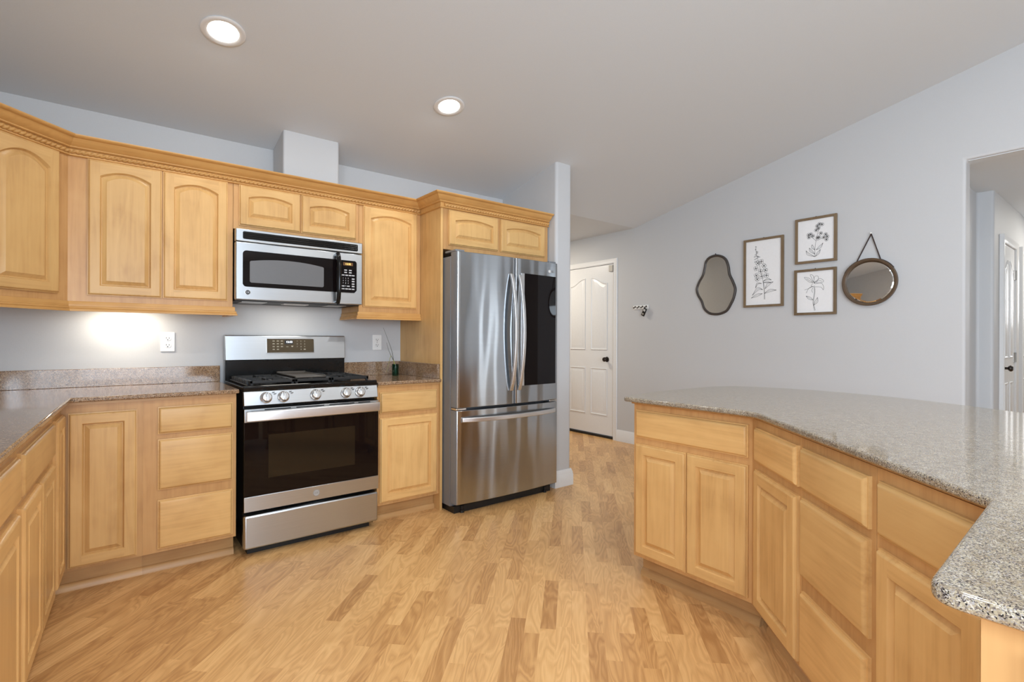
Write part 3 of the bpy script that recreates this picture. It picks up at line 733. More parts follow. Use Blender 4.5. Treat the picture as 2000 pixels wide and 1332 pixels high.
dr = MB(); dr.box(0, 0.596, 0.0, 0.044, 0.004, 0.338); dr = dr.build('door', M['steel'], mw, 0.005)
wn = MB(); wn.prism(rrect(0.036, 0.5955, 0.080, 0.290, 0.02), -0.0025, 0.004, 'y'); wn.build('window_surround', M['bglass'], dr)
wn = MB(); wn.prism(rrect(0.073, 0.498, 0.105, 0.232, 0.010, top=0.018), -0.0034, 0.002, 'y'); wn.build('window_screen', M['mesh'], dr)
hb = MB(); hb.tube([(0.581, 0.002, 0.318), (0.581, -0.022, 0.322), (0.581, -0.036, 0.300), (0.581, -0.046, 0.24), (0.581, -0.049, 0.17), (0.581, -0.046, 0.10), (0.581, -0.036, 0.036), (0.581, -0.022, 0.012), (0.581, 0.002, 0.016)], 0.0135, 12)
hb.build('handle', M['black'], dr)
em = MB(); em.lathe([(0.0, -0.003), (0.0135, -0.003), (0.014, 0.0), (0.0, 0.0)], 24, (0.063, 0, 0.047), 'y'); em = em.build('emblem', M['dark'], dr)
em = MB(); em.lathe([(0.0125, -0.003), (0.0125, -0.0042), (0.0155, -0.0042), (0.0155, -0.001)], 24, (0.063, 0, 0.047), 'y', ring=True); em.build('emblem_ring', M['chrome'], dr)
text_mesh('emblem_letters', 'GE', 0.015, M['chrome'], dr, (0.063, -0.0034, 0.047), (PI / 2, 0, 0), 0.0003)
cp2 = MB(); cp2.box(0.598, MWd, 0.0, 0.044, 0.004, 0.338); cp2 = cp2.build('control_panel', M['steel'], mw, 0.005)
kpd = MB(); kpd.prism([(0.5985, 0.080), (0.696, 0.080), (0.712, 0.096), (0.712, 0.275), (0.709, 0.284), (0.700, 0.290), (0.5985, 0.290)], -0.0025, 0.004, 'y'); kpd = kpd.build('keypad', M['bglass'], mw)
box('display', 0.622, 0.686, -0.0034, -0.002, 0.256, 0.276, M['amberbg'], kpd, 0)
text_mesh('clock_digits', '12:52', 0.017, M['amber'], kpd, (0.654, -0.0038, 0.266), (PI / 2, 0, 0), 0.0003)
def kmark(x, z, h=0.0035):
    km = MB(); km.box(x - 0.009, x + 0.009, -0.0031, -0.0026, z - h, z + h); km.build('key_mark', M['key'], kpd)
for z, xs_ in ((0.226, (0.638, 0.669)), (0.211, (0.638, 0.669)), (0.193, (0.622, 0.645, 0.667, 0.688)), (0.122, (0.622, 0.656)), (0.104, (0.622, 0.645, 0.666, 0.688))):
    for x in xs_: kmark(x, z)
for z in (0.171, 0.155, 0.138, 0.122): kmark(0.688, z, 0.004)
for i, s_ in enumerate('123456789'):
    text_mesh('key_digit', s_, 0.012, M['key'], kpd, (0.622 + (i % 3) * 0.0165, -0.0030, 0.173 - (i // 3) * 0.016), (PI / 2, 0, 0), 0.0002)
text_mesh('key_digit', '0', 0.012, M['key'], kpd, (0.6385, -0.0030, 0.123), (PI / 2, 0, 0), 0.0002)
for a, b_ in ((0.05, 0.19), (0.56, 0.68)):
    box('filter_grille', a, b_, 0.10, 0.26, -0.003, 0.0, M['hinge'], mw, 0)

box('cooktop_lamp', 0.30, 0.45, 0.15, 0.23, -0.004, 0.0, M['whitep'], mw, 0)  # unlit lens added to go with the fill light below
area('cooktop_glow', (MX0 + 0.375, 3.47, 1.394), (MX0 + 0.375, 3.50, 1.0), 0.30, 0.10, 0.8, (1.0, 0.93, 0.82))  # added fill to brighten the wall around the range

# ------------------------------------------------------------------ refrigerator
FX0, FX1, FY = 1.808, 2.725, 2.89
fr = thing('refrigerator', 'stainless french door refrigerator with dark glass panel standing beside the wing wall', 'refrigerator', (FX0, FY, 0))
FW = FX1 - FX0; GAPX = 0.479
b = MB(); b.box(0.003, FW - 0.003, 0.088, 0.76, 0.045, 1.745); b.build('cabinet_body', M['fside'], fr, 0.004)
b = MB(); b.box(0.02, FW - 0.02, 0.06, 0.70, 0.0, 0.045); b.build('base_grille', M['dark'], fr)
def bow(x): return -0.022 * (1 - (2 * x / FW - 1) ** 2)
def fdoor(x0, x1, z0, z1, name):
    mb = MB(); n = 16; loops = []; r = 0.010
    sec = []
    xs_ = [x0 + (x1 - x0) * k / n for k in range(n + 1)]
    front = []
    for x in xs_:
        e = min(x - x0, x1 - x); q = 0.0
        front.append((x, bow(x)))
    front[0] = (x0, bow(x0) + r); front.insert(1, (x0 + r * 0.3, bow(x0 + r * 0.3) + r * 0.3)); front.insert(2, (x0 + r, bow(x0 + r)))
    front[-1] = (x1 - r, bow(x1 - r)); front += [(x1 - r * 0.3, bow(x1 - r * 0.3) + r * 0.3), (x1, bow(x1) + r)]
    sec = front + [(x1, 0.078), (x0, 0.078)]
    mb.prism(sec, z0, z1)
    o = mb.build(name, [M['fridge'], M['fside']], fr, 0.003, smooth=50)
    for p in o.data.polygons:
        if abs(p.normal.x) > 0.9: p.material_index = 1
    return o
dL = fdoor(0.0, GAPX - 0.003, 0.720, 1.769, 'door'); dR = fdoor(GAPX + 0.003, FW, 0.720, 1.769, 'door'); dF = fdoor(0.0, FW, 0.074, 0.702, 'freezer_drawer')
dF['label'] = 'wide bottom freezer drawer'; dR['label'] = 'right door with dark glass panel'
# dark glass on the right door follows the bow
gz0, gz1, gx0, gx1 = 0.845, 1.663, GAPX + 0.085, FW - 0.026
g = MB(); xs_ = [gx0 + (gx1 - gx0) * k / 10 for k in range(11)]
g.prism([(x, bow(x) - 0.002) for x in xs_] + [(x, bow(x) + 0.004) for x in xs_[::-1]], gz0, gz1); g.build('glass_panel', M['bglass'], dR)
g = MB(); xs_ = [GAPX + 0.055, GAPX + 0.084]
g.prism([(x, bow(x) - 0.0035) for x in xs_] + [(x, bow(x) + 0.004) for x in xs_[::-1]], gz0, gz1); g.build('glass_trim', M['handle'], dR, 0.001)
em = MB(); em.lathe([(0.0, -0.003), (0.011, -0.003), (0.0115, 0.0), (0.0, 0.0)], 24, (FW - 0.095, bow(FW - 0.095), 1.700), 'y'); em.build('emblem', M['whitep'], dR)
em = MB(); em.lathe([(0.0055, -0.0031), (0.0055, -0.0035), (0.0075, -0.0035), (0.0075, -0.0031)], 20, (FW - 0.095, bow(FW - 0.095), 1.700), 'y', ring=True); em.build('emblem_mark', M['hinge'], dR)
text_mesh('emblem_letters', 'LG', 0.022, M['hinge'], dR, (FW - 0.062, bow(FW - 0.062) - 0.0022, 1.700), (PI / 2, 0, 0), 0.0004)
def bar(path, wdt, thk, nrm, name, parent, axis):
    mb = MB(); loops = []
    for p in path:
        if axis == 'z': loops.append([(p[0] - wdt / 2, p[1], p[2]), (p[0] - wdt / 2 * 0.8, p[1] - thk, p[2]), (p[0] + wdt / 2 * 0.8, p[1] - thk, p[2]), (p[0] + wdt / 2, p[1], p[2])])
        else: loops.append([(p[0], p[1], p[2] - wdt / 2), (p[0], p[1] - thk, p[2] - wdt / 2 * 0.8), (p[0], p[1] - thk, p[2] + wdt / 2 * 0.8), (p[0], p[1], p[2] + wdt / 2)])
    mb.loft(loops); return mb.build(name, M['handle'], parent, 0.003, smooth=30)
for x, dd in ((GAPX - 0.040, dL), (GAPX + 0.033, dR)):
    P = []
    for k in range(17):
        t = k / 16; P.append((x, bow(x) - 0.0 - 0.058 * math.sin(PI * t) ** 0.75, 0.815 + 0.835 * t))
    bar(P, 0.030, 0.016, None, 'handle', dd, 'z')
P = []
for k in range(17):
    t = k / 16; x = 0.035 + (FW - 0.07) * t; P.append((x, bow(x) - 0.045 * math.sin(PI * t) ** 0.6, 0.640))
bar(P, 0.034, 0.016, None, 'handle', dF, 'x')
for a in (0.002, FW - 0.072): box('hinge_cover', a, a + 0.07, 0.02, 0.16, 1.770, 1.785, M['fside'], fr, 0.004)
for a in (0.0, FW - 0.08): box('hinge', a, a + 0.08, 0.004, 0.07, 0.705, 0.717, M['chrome'], fr, 0.002)
for a in (0.05, FW - 0.11):
    k = MB(); k.lathe([(0.0, 0.0), (0.016, 0.0), (0.016, 0.016), (0.010, 0.020), (0.012, 0.045), (0.0, 0.045)], 16, (a + 0.03, 0.055, 0)); k.build('foot', M['dark'], fr)

# ------------------------------------------------------------------ island
ZI = 0.903; ZIC = 0.867
A2 = R(47.3); KX, KY = 2.042, 1.018
cabinet('island_cabinet', 'maple island cabinet with wide drawer over two doors at the island far end', (2.047, 1.615, 0), -PI / 2, 0.598, 0.58, ZB, ZIC, toe=True,
        doors=[(0.016, 0.296, 0.133, 0.674), (0.300, 0.580, 0.133, 0.674)], drawers=[(0.016, 0.580, 0.704, 0.839)], group='maple cabinets of the island')
DX, DY = -math.cos(A2), -math.sin(A2); NX, NY = math.sin(A2), -math.cos(A2)
def diag_cab(name, label, s0, s1, doors, drawers):
    return cabinet(name, label, (KX + DX * s0, KY + DY * s0, 0), PI + A2, s1 - s0, 0.50, ZB, ZIC, toe=True, doors=[(a - s0, b_ - s0, 0.133, 0.674) for a, b_ in doors],
                   drawers=[(a - s0, b_ - s0, z0, z1) for a, b_, z0, z1 in drawers], group='maple cabinets of the island')
diag_cab('island_cabinet', 'narrow maple island cabinet with one small drawer over one tall door', -0.001, 0.408, [(0.050, 0.397)], [(0.050, 0.397, 0.704, 0.839)])
diag_cab('island_drawer_cabinet', 'maple island cabinet with a stack of three drawers', 0.410, 0.790, [], [(0.424, 0.772, 0.704, 0.839), (0.424, 0.772, 0.426, 0.678), (0.424, 0.772, 0.133, 0.377)])
diag_cab('island_cabinet', 'maple island cabinet half hidden under the granite arm at lower right', 0.792, 1.150, [(0.812, 1.13)], [(0.812, 1.13, 0.704, 0.839)])
cabinet('island_end_cabinet', 'maple cabinet end under the near granite arm at the lower right corner', (0.795, 0.128, 0), -PI / 2, 0.72, 0.44, ZB, ZIC, toe=True,
        doors=[(0.045, 0.345, 0.133, 0.835), (0.350, 0.69, 0.133, 0.835)], group='maple cabinets of the island')
it = thing('island_countertop', 'large speckled granite island countertop with curved far bar edge', 'countertop', (2.0, 0.8, ZI - CTH))
IX, IY = 2.0, 0.8
ip = [(1.975, 1.632), (1.975, 0.985), (1.229, 0.186), (0.742, 0.168), (0.735, -0.62), (2.25, -0.62), (2.55, -0.12), (2.81, 0.33), (2.92, 0.516), (3.02, 0.72), (3.075, 0.90), (3.105, 1.06), (3.11, 1.22), (3.085, 1.38), (3.04, 1.50), (2.985, 1.60), (2.86, 1.66), (2.70, 1.680), (2.30, 1.685)]
ip = rounded(ip, {0: 0.03, 1: 0.06, 3: 0.035})
ip = [(x - IX, y - IY) for x, y in ip]
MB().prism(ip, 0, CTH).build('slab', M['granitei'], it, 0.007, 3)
es = [(2.030, 1.620), (2.030, 1.005), (1.245, 0.152), (0.778, 0.140), (0.778, -0.58), (2.2, -0.58), (2.62, 0.6), (2.62, 1.620)]
MB().prism([(x - IX, y - IY) for x, y in es], ZIC - ZI + CTH, 0).build('edge_strip', M['frame'], it, 0.002)

# ------------------------------------------------------------------ things on the gable wall (local: x to the right as seen, z up, -y out of the wall)
AX = 4.66
def wall_item(name, label, cat, y, z, group=None): return thing(name, label, cat, (AX, y, z), -PI / 2, group)


def ribbon(mb, pts, wd, y):
    P = [Vector((p[0], p[1])) for p in pts]
    if len(P) > 2:   # smooth
        Q = []
        for i in range(len(P) - 1):
            p0, p1, p2, p3 = P[max(i - 1, 0)], P[i], P[i + 1], P[min(i + 2, len(P) - 1)]
            for k in range(6):
                t = k / 6; Q.append(0.5 * ((2 * p1) + (p2 - p0) * t + (2 * p0 - 5 * p1 + 4 * p2 - p3) * t * t + (3 * p1 - p0 - 3 * p2 + p3) * t ** 3))
        Q.append(P[-1]); P = Q
    L1, L2 = [], []
    for i, p in enumerate(P):
        t = P[min(i + 1, len(P) - 1)] - P[max(i - 1, 0)]
        if t.length < 1e-9: t = Vector((1, 0))
        t.normalize(); n = Vector((-t.y, t.x)) * wd / 2
        L1.append((p.x + n.x, y, p.y + n.y)); L2.append((p.x - n.x, y, p.y - n.y))
    k = len(P); mb.add(L1 + L2, [(i, i + 1, k + i + 1, k + i) for i in range(k - 1)])


def leaf(mb, a, b_, c_, wd, lw, y, mid=True):
    A, B, C = Vector(a), Vector(b_), Vector(c_); n = (C - A); n = Vector((-n.y, n.x)).normalized() * wd
    ribbon(mb, [A, B + n, C], lw, y); ribbon(mb, [A, B - n, C], lw, y)
    if mid: ribbon(mb, [A, B, C], lw * 0.7, y)


def bloom(mb, c, r, lw, y, petals=4, rot=0.4):
    for k in range(petals):
        a = rot + 2 * PI * k / petals; ctr = Vector(c) + Vector((math.cos(a), math.sin(a))) * r * 0.55
        ribbon(mb, [ctr + Vector((math.cos(t), math.sin(t))) * r * 0.45 for t in [2 * PI * j / 10 for j in range(11)]], lw, y)
        ribbon(mb, [Vector(c), Vector(c) + Vector((math.cos(a + PI / petals), math.sin(a + PI / petals))) * r * 0.9], lw, y)
    ribbon(mb, [Vector(c) + Vector((math.cos(t), math.sin(t))) * r * 0.16 for t in [2 * PI * j / 8 for j in range(9)]], lw * 1.5, y)


def picture(label, y0, y1, z0, z1, draw):
    W, H = y0 - y1, z1 - z0
    p = wall_item('framed_drawing', label, 'picture', y0, z0, 'framed flower drawings on the gable wall')
    f = MB(); t = 0.020; D0, D1 = -0.024, -0.002
    f.box(0, t, D0, D1, 0, H); f.box(W - t, W, D0, D1, 0, H); f.box(t, W - t, D0, D1, 0, t); f.box(t, W - t, D0, D1, H - t, H)
    f.build('frame', M['pic'], p, 0.001)
    pa = MB().box(t, W - t, -0.012, -0.002, t, H - t).build('paper', M['paper'], p)
    mb = MB(); iw, ih = W - 2 * t, H - 2 * t
    U = lambda u, v: (t + u * iw, t + v * ih)
    draw(mb, U, iw, ih, -0.0126)
    mb.build('flower_drawing', M['ink'], p)
    n = MB().box(W / 2 - 0.003, W / 2 + 0.003, -0.010, -0.002, H, H + 0.006).build('hanging_pin', M['bronze'], p)
    return p


def draw1(mb, U, iw, ih, y):
    lw = 0.0022
    ribbon(mb, [U(*q) for q in [(0.53, 0.08), (0.52, 0.24), (0.49, 0.37), (0.42, 0.54), (0.35, 0.70), (0.30, 0.80), (0.28, 0.91)]], lw, y)
    ribbon(mb, [U(*q) for q in [(0.55, 0.08), (0.535, 0.24), (0.50, 0.36)]], lw, y)
    for q in [(0.34, 0.65), (0.44, 0.67), (0.52, 0.60), (0.29, 0.57), (0.42, 0.52), (0.56, 0.53), (0.30, 0.46), (0.46, 0.44), (0.59, 0.45), (0.33, 0.40)]: bloom(mb, U(*q), 0.022, lw * 0.82, y, 4, q[0] * 9)
    for a, b_, c_, wd in [((0.49, 0.23), (0.35, 0.25), (0.18, 0.15), .012), ((0.55, 0.24), (0.64, 0.31), (0.78, 0.34), .012), ((0.53, 0.17), (0.69, 0.21), (0.87, 0.21), .011), ((0.48, 0.17), (0.32, 0.15), (0.15, 0.11), .011),
                          ((0.50, 0.36), (0.62, 0.39), (0.73, 0.37), .008), ((0.49, 0.34), (0.62, 0.34), (0.72, 0.33), .005), ((0.46, 0.33), (0.33, 0.33), (0.28, 0.26), .007)]: leaf(mb, U(*a), U(*b_), U(*c_), wd, lw, y)
    for q in [(0.24, 0.71), (0.37, 0.74), (0.26, 0.78), (0.34, 0.80), (0.24, 0.67), (0.41, 0.74), (0.23, 0.75), (0.35, 0.82), (0.27, 0.86), (0.30, 0.90)]:
        ax = (0.33 - (q[1] - 0.7) * 0.28, q[1] + 0.02); leaf(mb, U(*ax), U((q[0] + ax[0]) / 2, (q[1] + ax[1]) / 2), U(*q), 0.004, lw, y, False)


def draw2(mb, U, iw, ih, y):
    lw = 0.0020
    ribbon(mb, [U(*q) for q in [(0.48, 0.08), (0.48, 0.27), (0.51, 0.49), (0.57, 0.70), (0.63, 0.82)]], lw, y)
    ribbon(mb, [U(*q) for q in [(0.51, 0.47), (0.42, 0.55), (0.36, 0.60)]], lw, y); ribbon(mb, [U(*q) for q in [(0.51, 0.47), (0.62, 0.50), (0.75, 0.55)]], lw, y)
    for q in [(0.54, 0.83), (0.60, 0.87), (0.67, 0.85), (0.57, 0.77), (0.51, 0.73), (0.36, 0.65), (0.42, 0.60), (0.31, 0.58), (0.64, 0.64), (0.77, 0.60), (0.81, 0.54), (0.72, 0.53), (0.79, 0.47), (0.59, 0.55), (0.30, 0.64), (0.55, 0.54)]: bloom(mb, U(*q), 0.0155, lw * 0.66, y, 5, q[0] * 9)
    for a, b_, c_ in [((0.48, 0.09), (0.29, 0.17), (0.23, 0.26)), ((0.48, 0.15), (0.37, 0.24), (0.32, 0.32)), ((0.48, 0.25), (0.41, 0.33), (0.40, 0.39)), ((0.51, 0.25), (0.62, 0.31), (0.70, 0.40)), ((0.49, 0.09), (0.57, 0.17), (0.63, 0.25))]: leaf(mb, U(*a), U(*b_), U(*c_), 0.009, lw, y)


def draw3(mb, U, iw, ih, y):
    lw = 0.0020
    ribbon(mb, [U(*q) for q in [(0.49, 0.04), (0.45, 0.19), (0.45, 0.30), (0.48, 0.50), (0.47, 0.63)]], lw, y); ribbon(mb, [U(*q) for q in [(0.51, 0.05), (0.47, 0.19), (0.47, 0.30), (0.50, 0.50), (0.49, 0.62)]], lw, y)
    leaf(mb, U(0.45, 0.30), U(0.35, 0.35), U(0.25, 0.41), 0.010, lw, y); leaf(mb, U(0.46, 0.17), U(0.54, 0.26), U(0.57, 0.36), 0.011, lw, y)
    for l in [[(0.44, 0.72), (0.33, 0.75), (0.20, 0.87), (0.35, 0.83), (0.44, 0.72)], [(0.45, 0.74), (0.40, 0.85), (0.37, 0.92), (0.44, 0.90), (0.48, 0.80)], [(0.47, 0.78), (0.49, 0.87), (0.58, 0.87), (0.58, 0.79), (0.50, 0.75)],
              [(0.52, 0.73), (0.63, 0.81), (0.73, 0.75), (0.68, 0.71), (0.53, 0.71)], [(0.50, 0.69), (0.66, 0.70), (0.73, 0.61), (0.72, 0.53), (0.66, 0.60), (0.50, 0.62)], [(0.44, 0.70), (0.39, 0.65), (0.45, 0.63), (0.50, 0.64)],
              [(0.44, 0.64), (0.33, 0.59), (0.26, 0.48)], [(0.43, 0.63), (0.30, 0.58), (0.21, 0.56)], [(0.45, 0.61), (0.41, 0.54), (0.44, 0.48)], [(0.45, 0.72), (0.36, 0.77), (0.26, 0.84)], [(0.51, 0.72), (0.60, 0.76), (0.69, 0.74)]]: ribbon(mb, [U(*q) for q in l], lw, y)
    for k in range(5): ribbon(mb, [U(0.48, 0.70), U(0.44 + 0.025 * k, 0.78 - 0.01 * k)], lw, y)


picture('large framed fireweed line drawing, tallest of three, next to the wavy mirror', 2.405, 2.048, 1.485, 2.110, draw1)
picture('framed drawing of a branching many flowered stem, upper of two small frames', 1.950, 1.630, 1.835, 2.219, draw2)
picture('framed drawing of a single lily bloom, lower of two small frames', 1.956, 1.632, 1.398, 1.784, draw3)
# wavy mirror
wm = wall_item('wavy_mirror', 'pear shaped wavy mirror with dark carved frame hung left of the drawings', 'mirror', 2.694, 1.423)
raw = [(345, 555), (420, 568), (470, 612), (497, 690), (510, 780), (545, 860), (572, 950), (556, 1050), (528, 1120), (480, 1205), (410, 1245), (340, 1255), (265, 1240), (205, 1185), (172, 1100), (130, 1030), (112, 955), (140, 870), (185, 790), (205, 710), (222, 635), (270, 580)]
# the photo shows the outline on a receding wall: take out the slant
raw = [(x, z + (0.14 - 0.101 * (z - 555) / 700) * (x - 342)) for x, z in raw]
ol = [((x - 342) / 460 * 0.425, (1255 - z) / 700 * 0.597) for x, z in raw]
def smooth_closed(P, n=5):
    P = [Vector(p) for p in P]; Q = []; N = len(P)
    for i in range(N):
        p0, p1, p2, p3 = P[i - 1], P[i], P[(i + 1) % N], P[(i + 2) % N]
        for k in range(n):
            t = k / n; Q.append(0.5 * ((2 * p1) + (p2 - p0) * t + (2 * p0 - 5 * p1 + 4 * p2 - p3) * t * t + (3 * p1 - p0 - 3 * p2 + p3) * t ** 3))
    return Q
ol = smooth_closed(ol)
def offs(P, d):
    N = len(P); out = []
    for i in range(N):
        t = (P[(i + 1) % N] - P[i - 1]).normalized(); out.append(P[i] + Vector((t.y, -t.x)) * -d)
    return out
sgn = -1 if sum(ol[i].x * ol[(i + 1) % len(ol)].y - ol[(i + 1) % len(ol)].x * ol[i].y for i in range(len(ol))) > 0 else 1
f = MB(); N_ = len(ol); prof = [(0.0, -0.001), (0.0, -0.010), (0.005, -0.018), (0.012, -0.021), (0.020, -0.018), (0.024, -0.010), (0.024, -0.001)]
rings = [[(q.x, y, q.y) for q in offs(ol, -sgn * d)] for d, y in prof]
f.loft(rings + [rings[0]], cap0=False, cap1=False); f.build('frame', M['mframe'], wm, smooth=60)
g = MB(); q = offs(ol, -sgn * 0.020); g.loft([[(p.x, -0.002, p.y) for p in q], [(p.x, -0.008, p.y) for p in q]]); g.build('mirror_glass', M['mirror'], wm)
k = MB(); k.tube([(0.0, -0.002, 0.598), (0.0, -0.010, 0.604)], 0.004, 8); k.build('hanging_pin', M['bronze'], wm)
# round mirror on a strap
rm = wall_item('round_mirror', 'round brown framed mirror hanging from a dark leather strap', 'mirror', 1.403, 1.639)
RO = 0.184
k = MB(); k.lathe([(0.163, -0.004), (RO - 0.012, -0.002), (RO, -0.006), (RO, -0.034), (RO - 0.004, -0.038), (0.168, -0.036), (0.163, -0.030), (0.163, -0.004)], 64, (0, 0, 0), 'y'); k.build('frame', M['mround'], rm)
k = MB(); k.lathe([(0.0, 0.003), (0.1632, 0.003), (0.1632, -0.005), (0.153, -0.008), (0.0, -0.008)], 64, (0, 0, 0), 'y'); k = k.build('mirror_glass', M['mirror'], rm, smooth=10, loc=(0, -0.014, 0)); k.rotation_euler = (R(-1.3), 0, 0)
s = MB(); top = Vector((0.010, 0.374)); a0 = Vector((-0.089, 0.163)); a1 = Vector((0.071, 0.173))
def strap(mb, A, B, wd=0.006):
    d = (B - A).normalized(); n = Vector((-d.y, d.x)) * wd / 2
    mb.prism([(A + n)[:], (B + n)[:], (B - n)[:], (A - n)[:]], -0.014, -0.008, 'y')
strap(s, a0 - (top - a0) * 0.02, top, 0.007); strap(s, a1, top, 0.007)
lp = []
for sg in (1, -1):   # strap running round the rim from the fork down to the side
    arc = [Vector((math.cos(t), math.sin(t))) for t in [R(a) for a in ([118 + 4 * i for i in range(10)] if sg > 0 else [68 - 4 * i for i in range(10)])]]
    for i in range(len(arc) - 1):
        s.prism([tuple(arc[i] * (RO + 0.0005)), tuple(arc[i + 1] * (RO + 0.0005)), tuple(arc[i + 1] * (RO + 0.004)), tuple(arc[i] * (RO + 0.004))], -0.030, -0.008, 'y')
s.build('strap', M['leather'], rm)
k = MB(); k.lathe([(0.0, -0.022), (0.006, -0.021), (0.006, -0.017), (0.002, -0.016), (0.002, 0.0), (0.0, 0.0)], 12, (0.010, 0, 0.380), 'y'); k.build('nail', M['whitep'], rm)
# key hook rack and the little device hanging on it
hr = wall_item('key_rack', 'small white key rack with four dark hooks beside the entry door', 'key rack', 3.690, 1.522)
box('backplate', 0.0, 0.205, -0.010, -0.001, 0.0, 0.045, M['whitep'], hr, 0.003)
for k_ in range(4):
    x = 0.028 + k_ * 0.050; k = MB(); k.tube([(x, -0.009, 0.028), (x, -0.022, 0.024), (x, -0.032, 0.012), (x, -0.040, 0.014), (x, -0.043, 0.024)], 0.0042, 8); k.lathe([(0, -0.014), (0.008, -0.0135), (0.009, -0.010), (0, -0.010)], 12, (x, 0, 0.030), 'y'); k.build('hook', M['bronze'], hr)
dv = wall_item('handheld_remote', 'small black remote with grey screen dangling tilted from the key rack', 'remote', 3.502, 1.532)
dv.rotation_euler = (0, 0, -PI / 2)
tl = R(-26)
d_ = MB(); d_.box(-0.021, 0.021, -0.040, -0.026, -0.095, -0.006); d_ = d_.build('body', M['black'], dv, 0.005, 3)
box('screen', -0.014, 0.014, -0.0412, -0.0395, -0.040, -0.016, M['screen'], d_, 0)
box('button', -0.010, 0.010, -0.0418, -0.0395, -0.082, -0.064, M['hinge'], d_, 0.002)
k = MB(); k.tube([(-0.006, -0.033, -0.008), (-0.006, -0.033, 0.010), (0.0, -0.033, 0.016), (0.006, -0.033, 0.010), (0.006, -0.033, -0.008)], 0.0015, 6); lo_ = k.build('lanyard', M['dark'], dv)
for o in (d_, lo_): o.rotation_euler = (0, -tl, 0)

# ------------------------------------------------------------------ outlets
def outlet(label, x, z):
    o = thing('wall_outlet', label, 'outlet', (x, 3.685, z), 0, 'white duplex outlets on the back wall')
    b = MB(); b.prism(rrect(-0.036, 0.036, -0.058, 0.058, 0.004), -0.006, -0.0005, 'y'); b.build('cover_plate', M['whitep'], o, 0.0015)
    for z_ in (0.0205, -0.0205):
        s = MB(); pts = [(max(-0.0165, min(0.0165, 0.0185 * math.cos(2 * PI * k / 24))), z_ + max(-0.0145, min(0.0145, 0.0165 * math.sin(2 * PI * k / 24)))) for k in range(24)]
        s.prism(pts, -0.0085, -0.004, 'y'); s = s.build('socket', M['whitep'], o, 0.0008)
        q = MB(); q.box(-0.0085, -0.0055, -0.0088, -0.0080, z_ - 0.002, z_ + 0.0075); q.box(0.0055, 0.0085, -0.0088, -0.0080, z_ - 0.002, z_ + 0.0065); q.lathe([(0, -0.0088), (0.0032, -0.0088), (0.0032, -0.008), (0, -0.008)], 10, (0, 0, z_ - 0.008), 'y')
        q.build('slots', M['dark'], s)
    k = MB(); k.lathe([(0, -0.0072), (0.003, -0.007), (0.0034, -0.006), (0, -0.006)], 10, (0, 0, 0), 'y'); k.build('screw', M['hinge'], o)
    return o
outlet('white wall outlet above the left countertop, under the light glow', 0.268, 1.159)
outlet('white wall outlet right of the stove, behind the little plant', 1.591, 1.154)

# ------------------------------------------------------------------ little vase with a dry sprig
vz = thing('bud_vase', 'small dark green glass vase standing in the counter corner', 'vase', (1.664, 3.515, ZTOP + 0.0005))
k = MB(); k.lathe([(0.0, 0.0), (0.023, 0.0), (0.0245, 0.003), (0.0245, 0.085), (0.022, 0.085), (0.022, 0.008), (0.0, 0.007)], 24); k.build('glass', M['gglass'], vz)
k = MB(); k.lathe([(0.0, 0.0085), (0.0215, 0.0085), (0.0215, 0.046), (0.0, 0.046)], 20); k.build('water', glass_mat('water', (0.10, 0.28, 0.14), 0.0), vz)
pt = thing('plant_sprig', 'thin grassy cutting with a bent yellow green stem leaning out of the green vase', 'plant', (1.664, 3.515, ZTOP + 0.0005))
k = MB(); k.tube([(0.010, 0.0, 0.012), (0.002, 0.0, 0.05), (-0.008, 0.0, 0.090), (-0.016, 0.0, 0.115)], 0.004, 8, rfun=lambda t: 0.0052 - 0.002 * t); k.build('stem', M['stem'], pt)
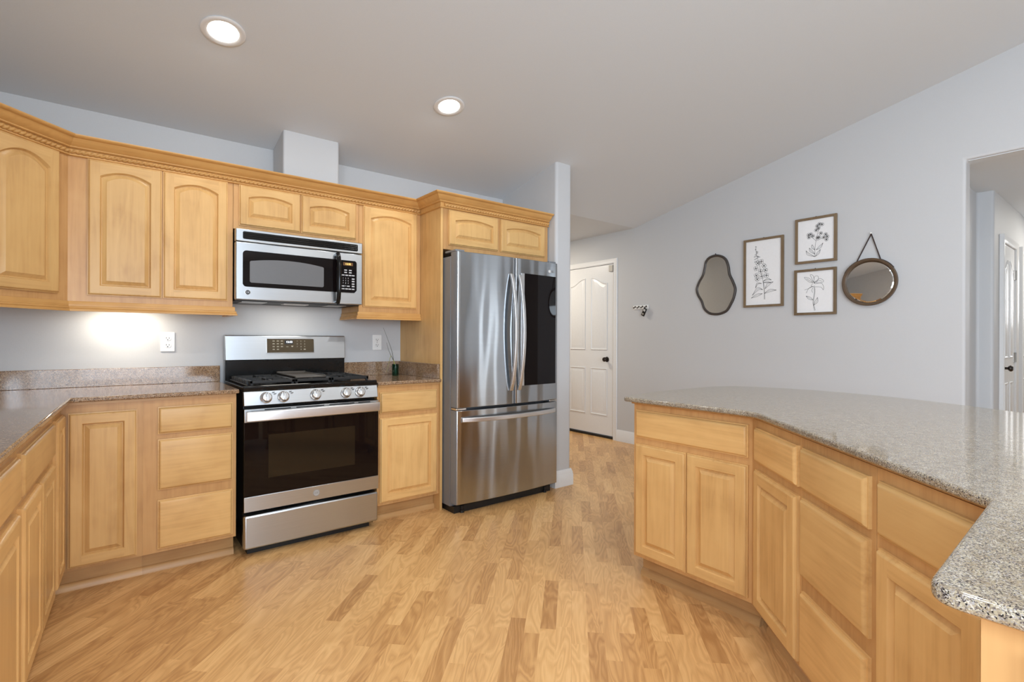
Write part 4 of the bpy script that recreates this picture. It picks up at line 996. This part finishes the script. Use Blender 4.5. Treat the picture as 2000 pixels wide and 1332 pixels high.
for path, r0, mt in (([(-0.014, 0, 0.11), (-0.022, 0.002, 0.16), (-0.035, 0.005, 0.21), (-0.060, 0.008, 0.275), (-0.092, 0.01, 0.355)], 0.0018, 'leafd'),
                     ([(-0.014, 0, 0.11), (-0.036, 0.0, 0.15), (-0.055, 0.0, 0.19), (-0.070, 0.002, 0.245)], 0.0019, 'leafd'),
                     ([(-0.034, 0, 0.148), (-0.046, -0.004, 0.125), (-0.062, -0.012, 0.075), (-0.078, -0.02, 0.03)], 0.0019, 'stem')):
    k = MB(); k.tube(path, r0, 6, rfun=lambda t, r0=r0: r0 * (1.15 - 0.75 * t)); k.build('blade', M[mt], pt)

# ------------------------------------------------------------------ recessed ceiling lights and added fill beams
SL = math.atan(0.2165)
def can(label, x, y, power):
    z = ZC(y); c = thing('recessed_light', label, 'light', (x, y, z), 0, 'recessed ceiling lights'); c.rotation_euler = (-SL, 0, 0)
    k = MB(); k.lathe([(0.094, -0.0005), (0.096, -0.004), (0.090, -0.008), (0.070, -0.006), (0.066, -0.003), (0.066, -0.0005), (0.094, -0.0005)], 40); k.build('trim_ring', M['white'], c)
    k = MB(); k.lathe([(0.0, -0.0032), (0.050, -0.0045), (0.066, -0.0028), (0.066, -0.0008), (0.0, -0.0008)], 32); k.build('lens', M['lamp'], c)
    a = area('recessed_beam', (x, y - 0.004, z - 0.02), (x, y - 0.10, 0), 0.12, 0.12, power, (1.0, 0.97, 0.92)); a.data.shape = 'DISK'
can('lit recessed ceiling light nearer the viewer, at upper left', 0.417, 2.763, 2.8)
can('lit recessed ceiling light farther right, above the refrigerator', 1.665, 2.763, 2.8)
for x, y in ((0.4, 0.6), (1.7, 0.6), (2.5, 0.1)):
    a = area('recessed_beam', (x, y, ZC(y) - 0.03), (x, y - 0.05, 0), 0.12, 0.12, 12, (1.0, 0.97, 0.93)); a.data.shape = 'DISK'  # unseen fill beams added behind the camera, no fixtures
# entry and hallway ceiling lights
area('entry_ceiling_glow', (3.75, 5.0, 2.40), (3.9, 4.9, 0), 0.3, 0.3, 22, (1.0, 0.90, 0.76))
area('hall_ceiling_glow', (7.2, 0.15, 2.40), (7.0, 0.3, 0), 0.4, 0.4, 14, (1.0, 0.95, 0.86))
area('hall_window_daylight', (8.96, 0.35, 1.75), (0, 0.35, 1.6), 0.8, 0.7, 10, (0.95, 0.97, 1.0))
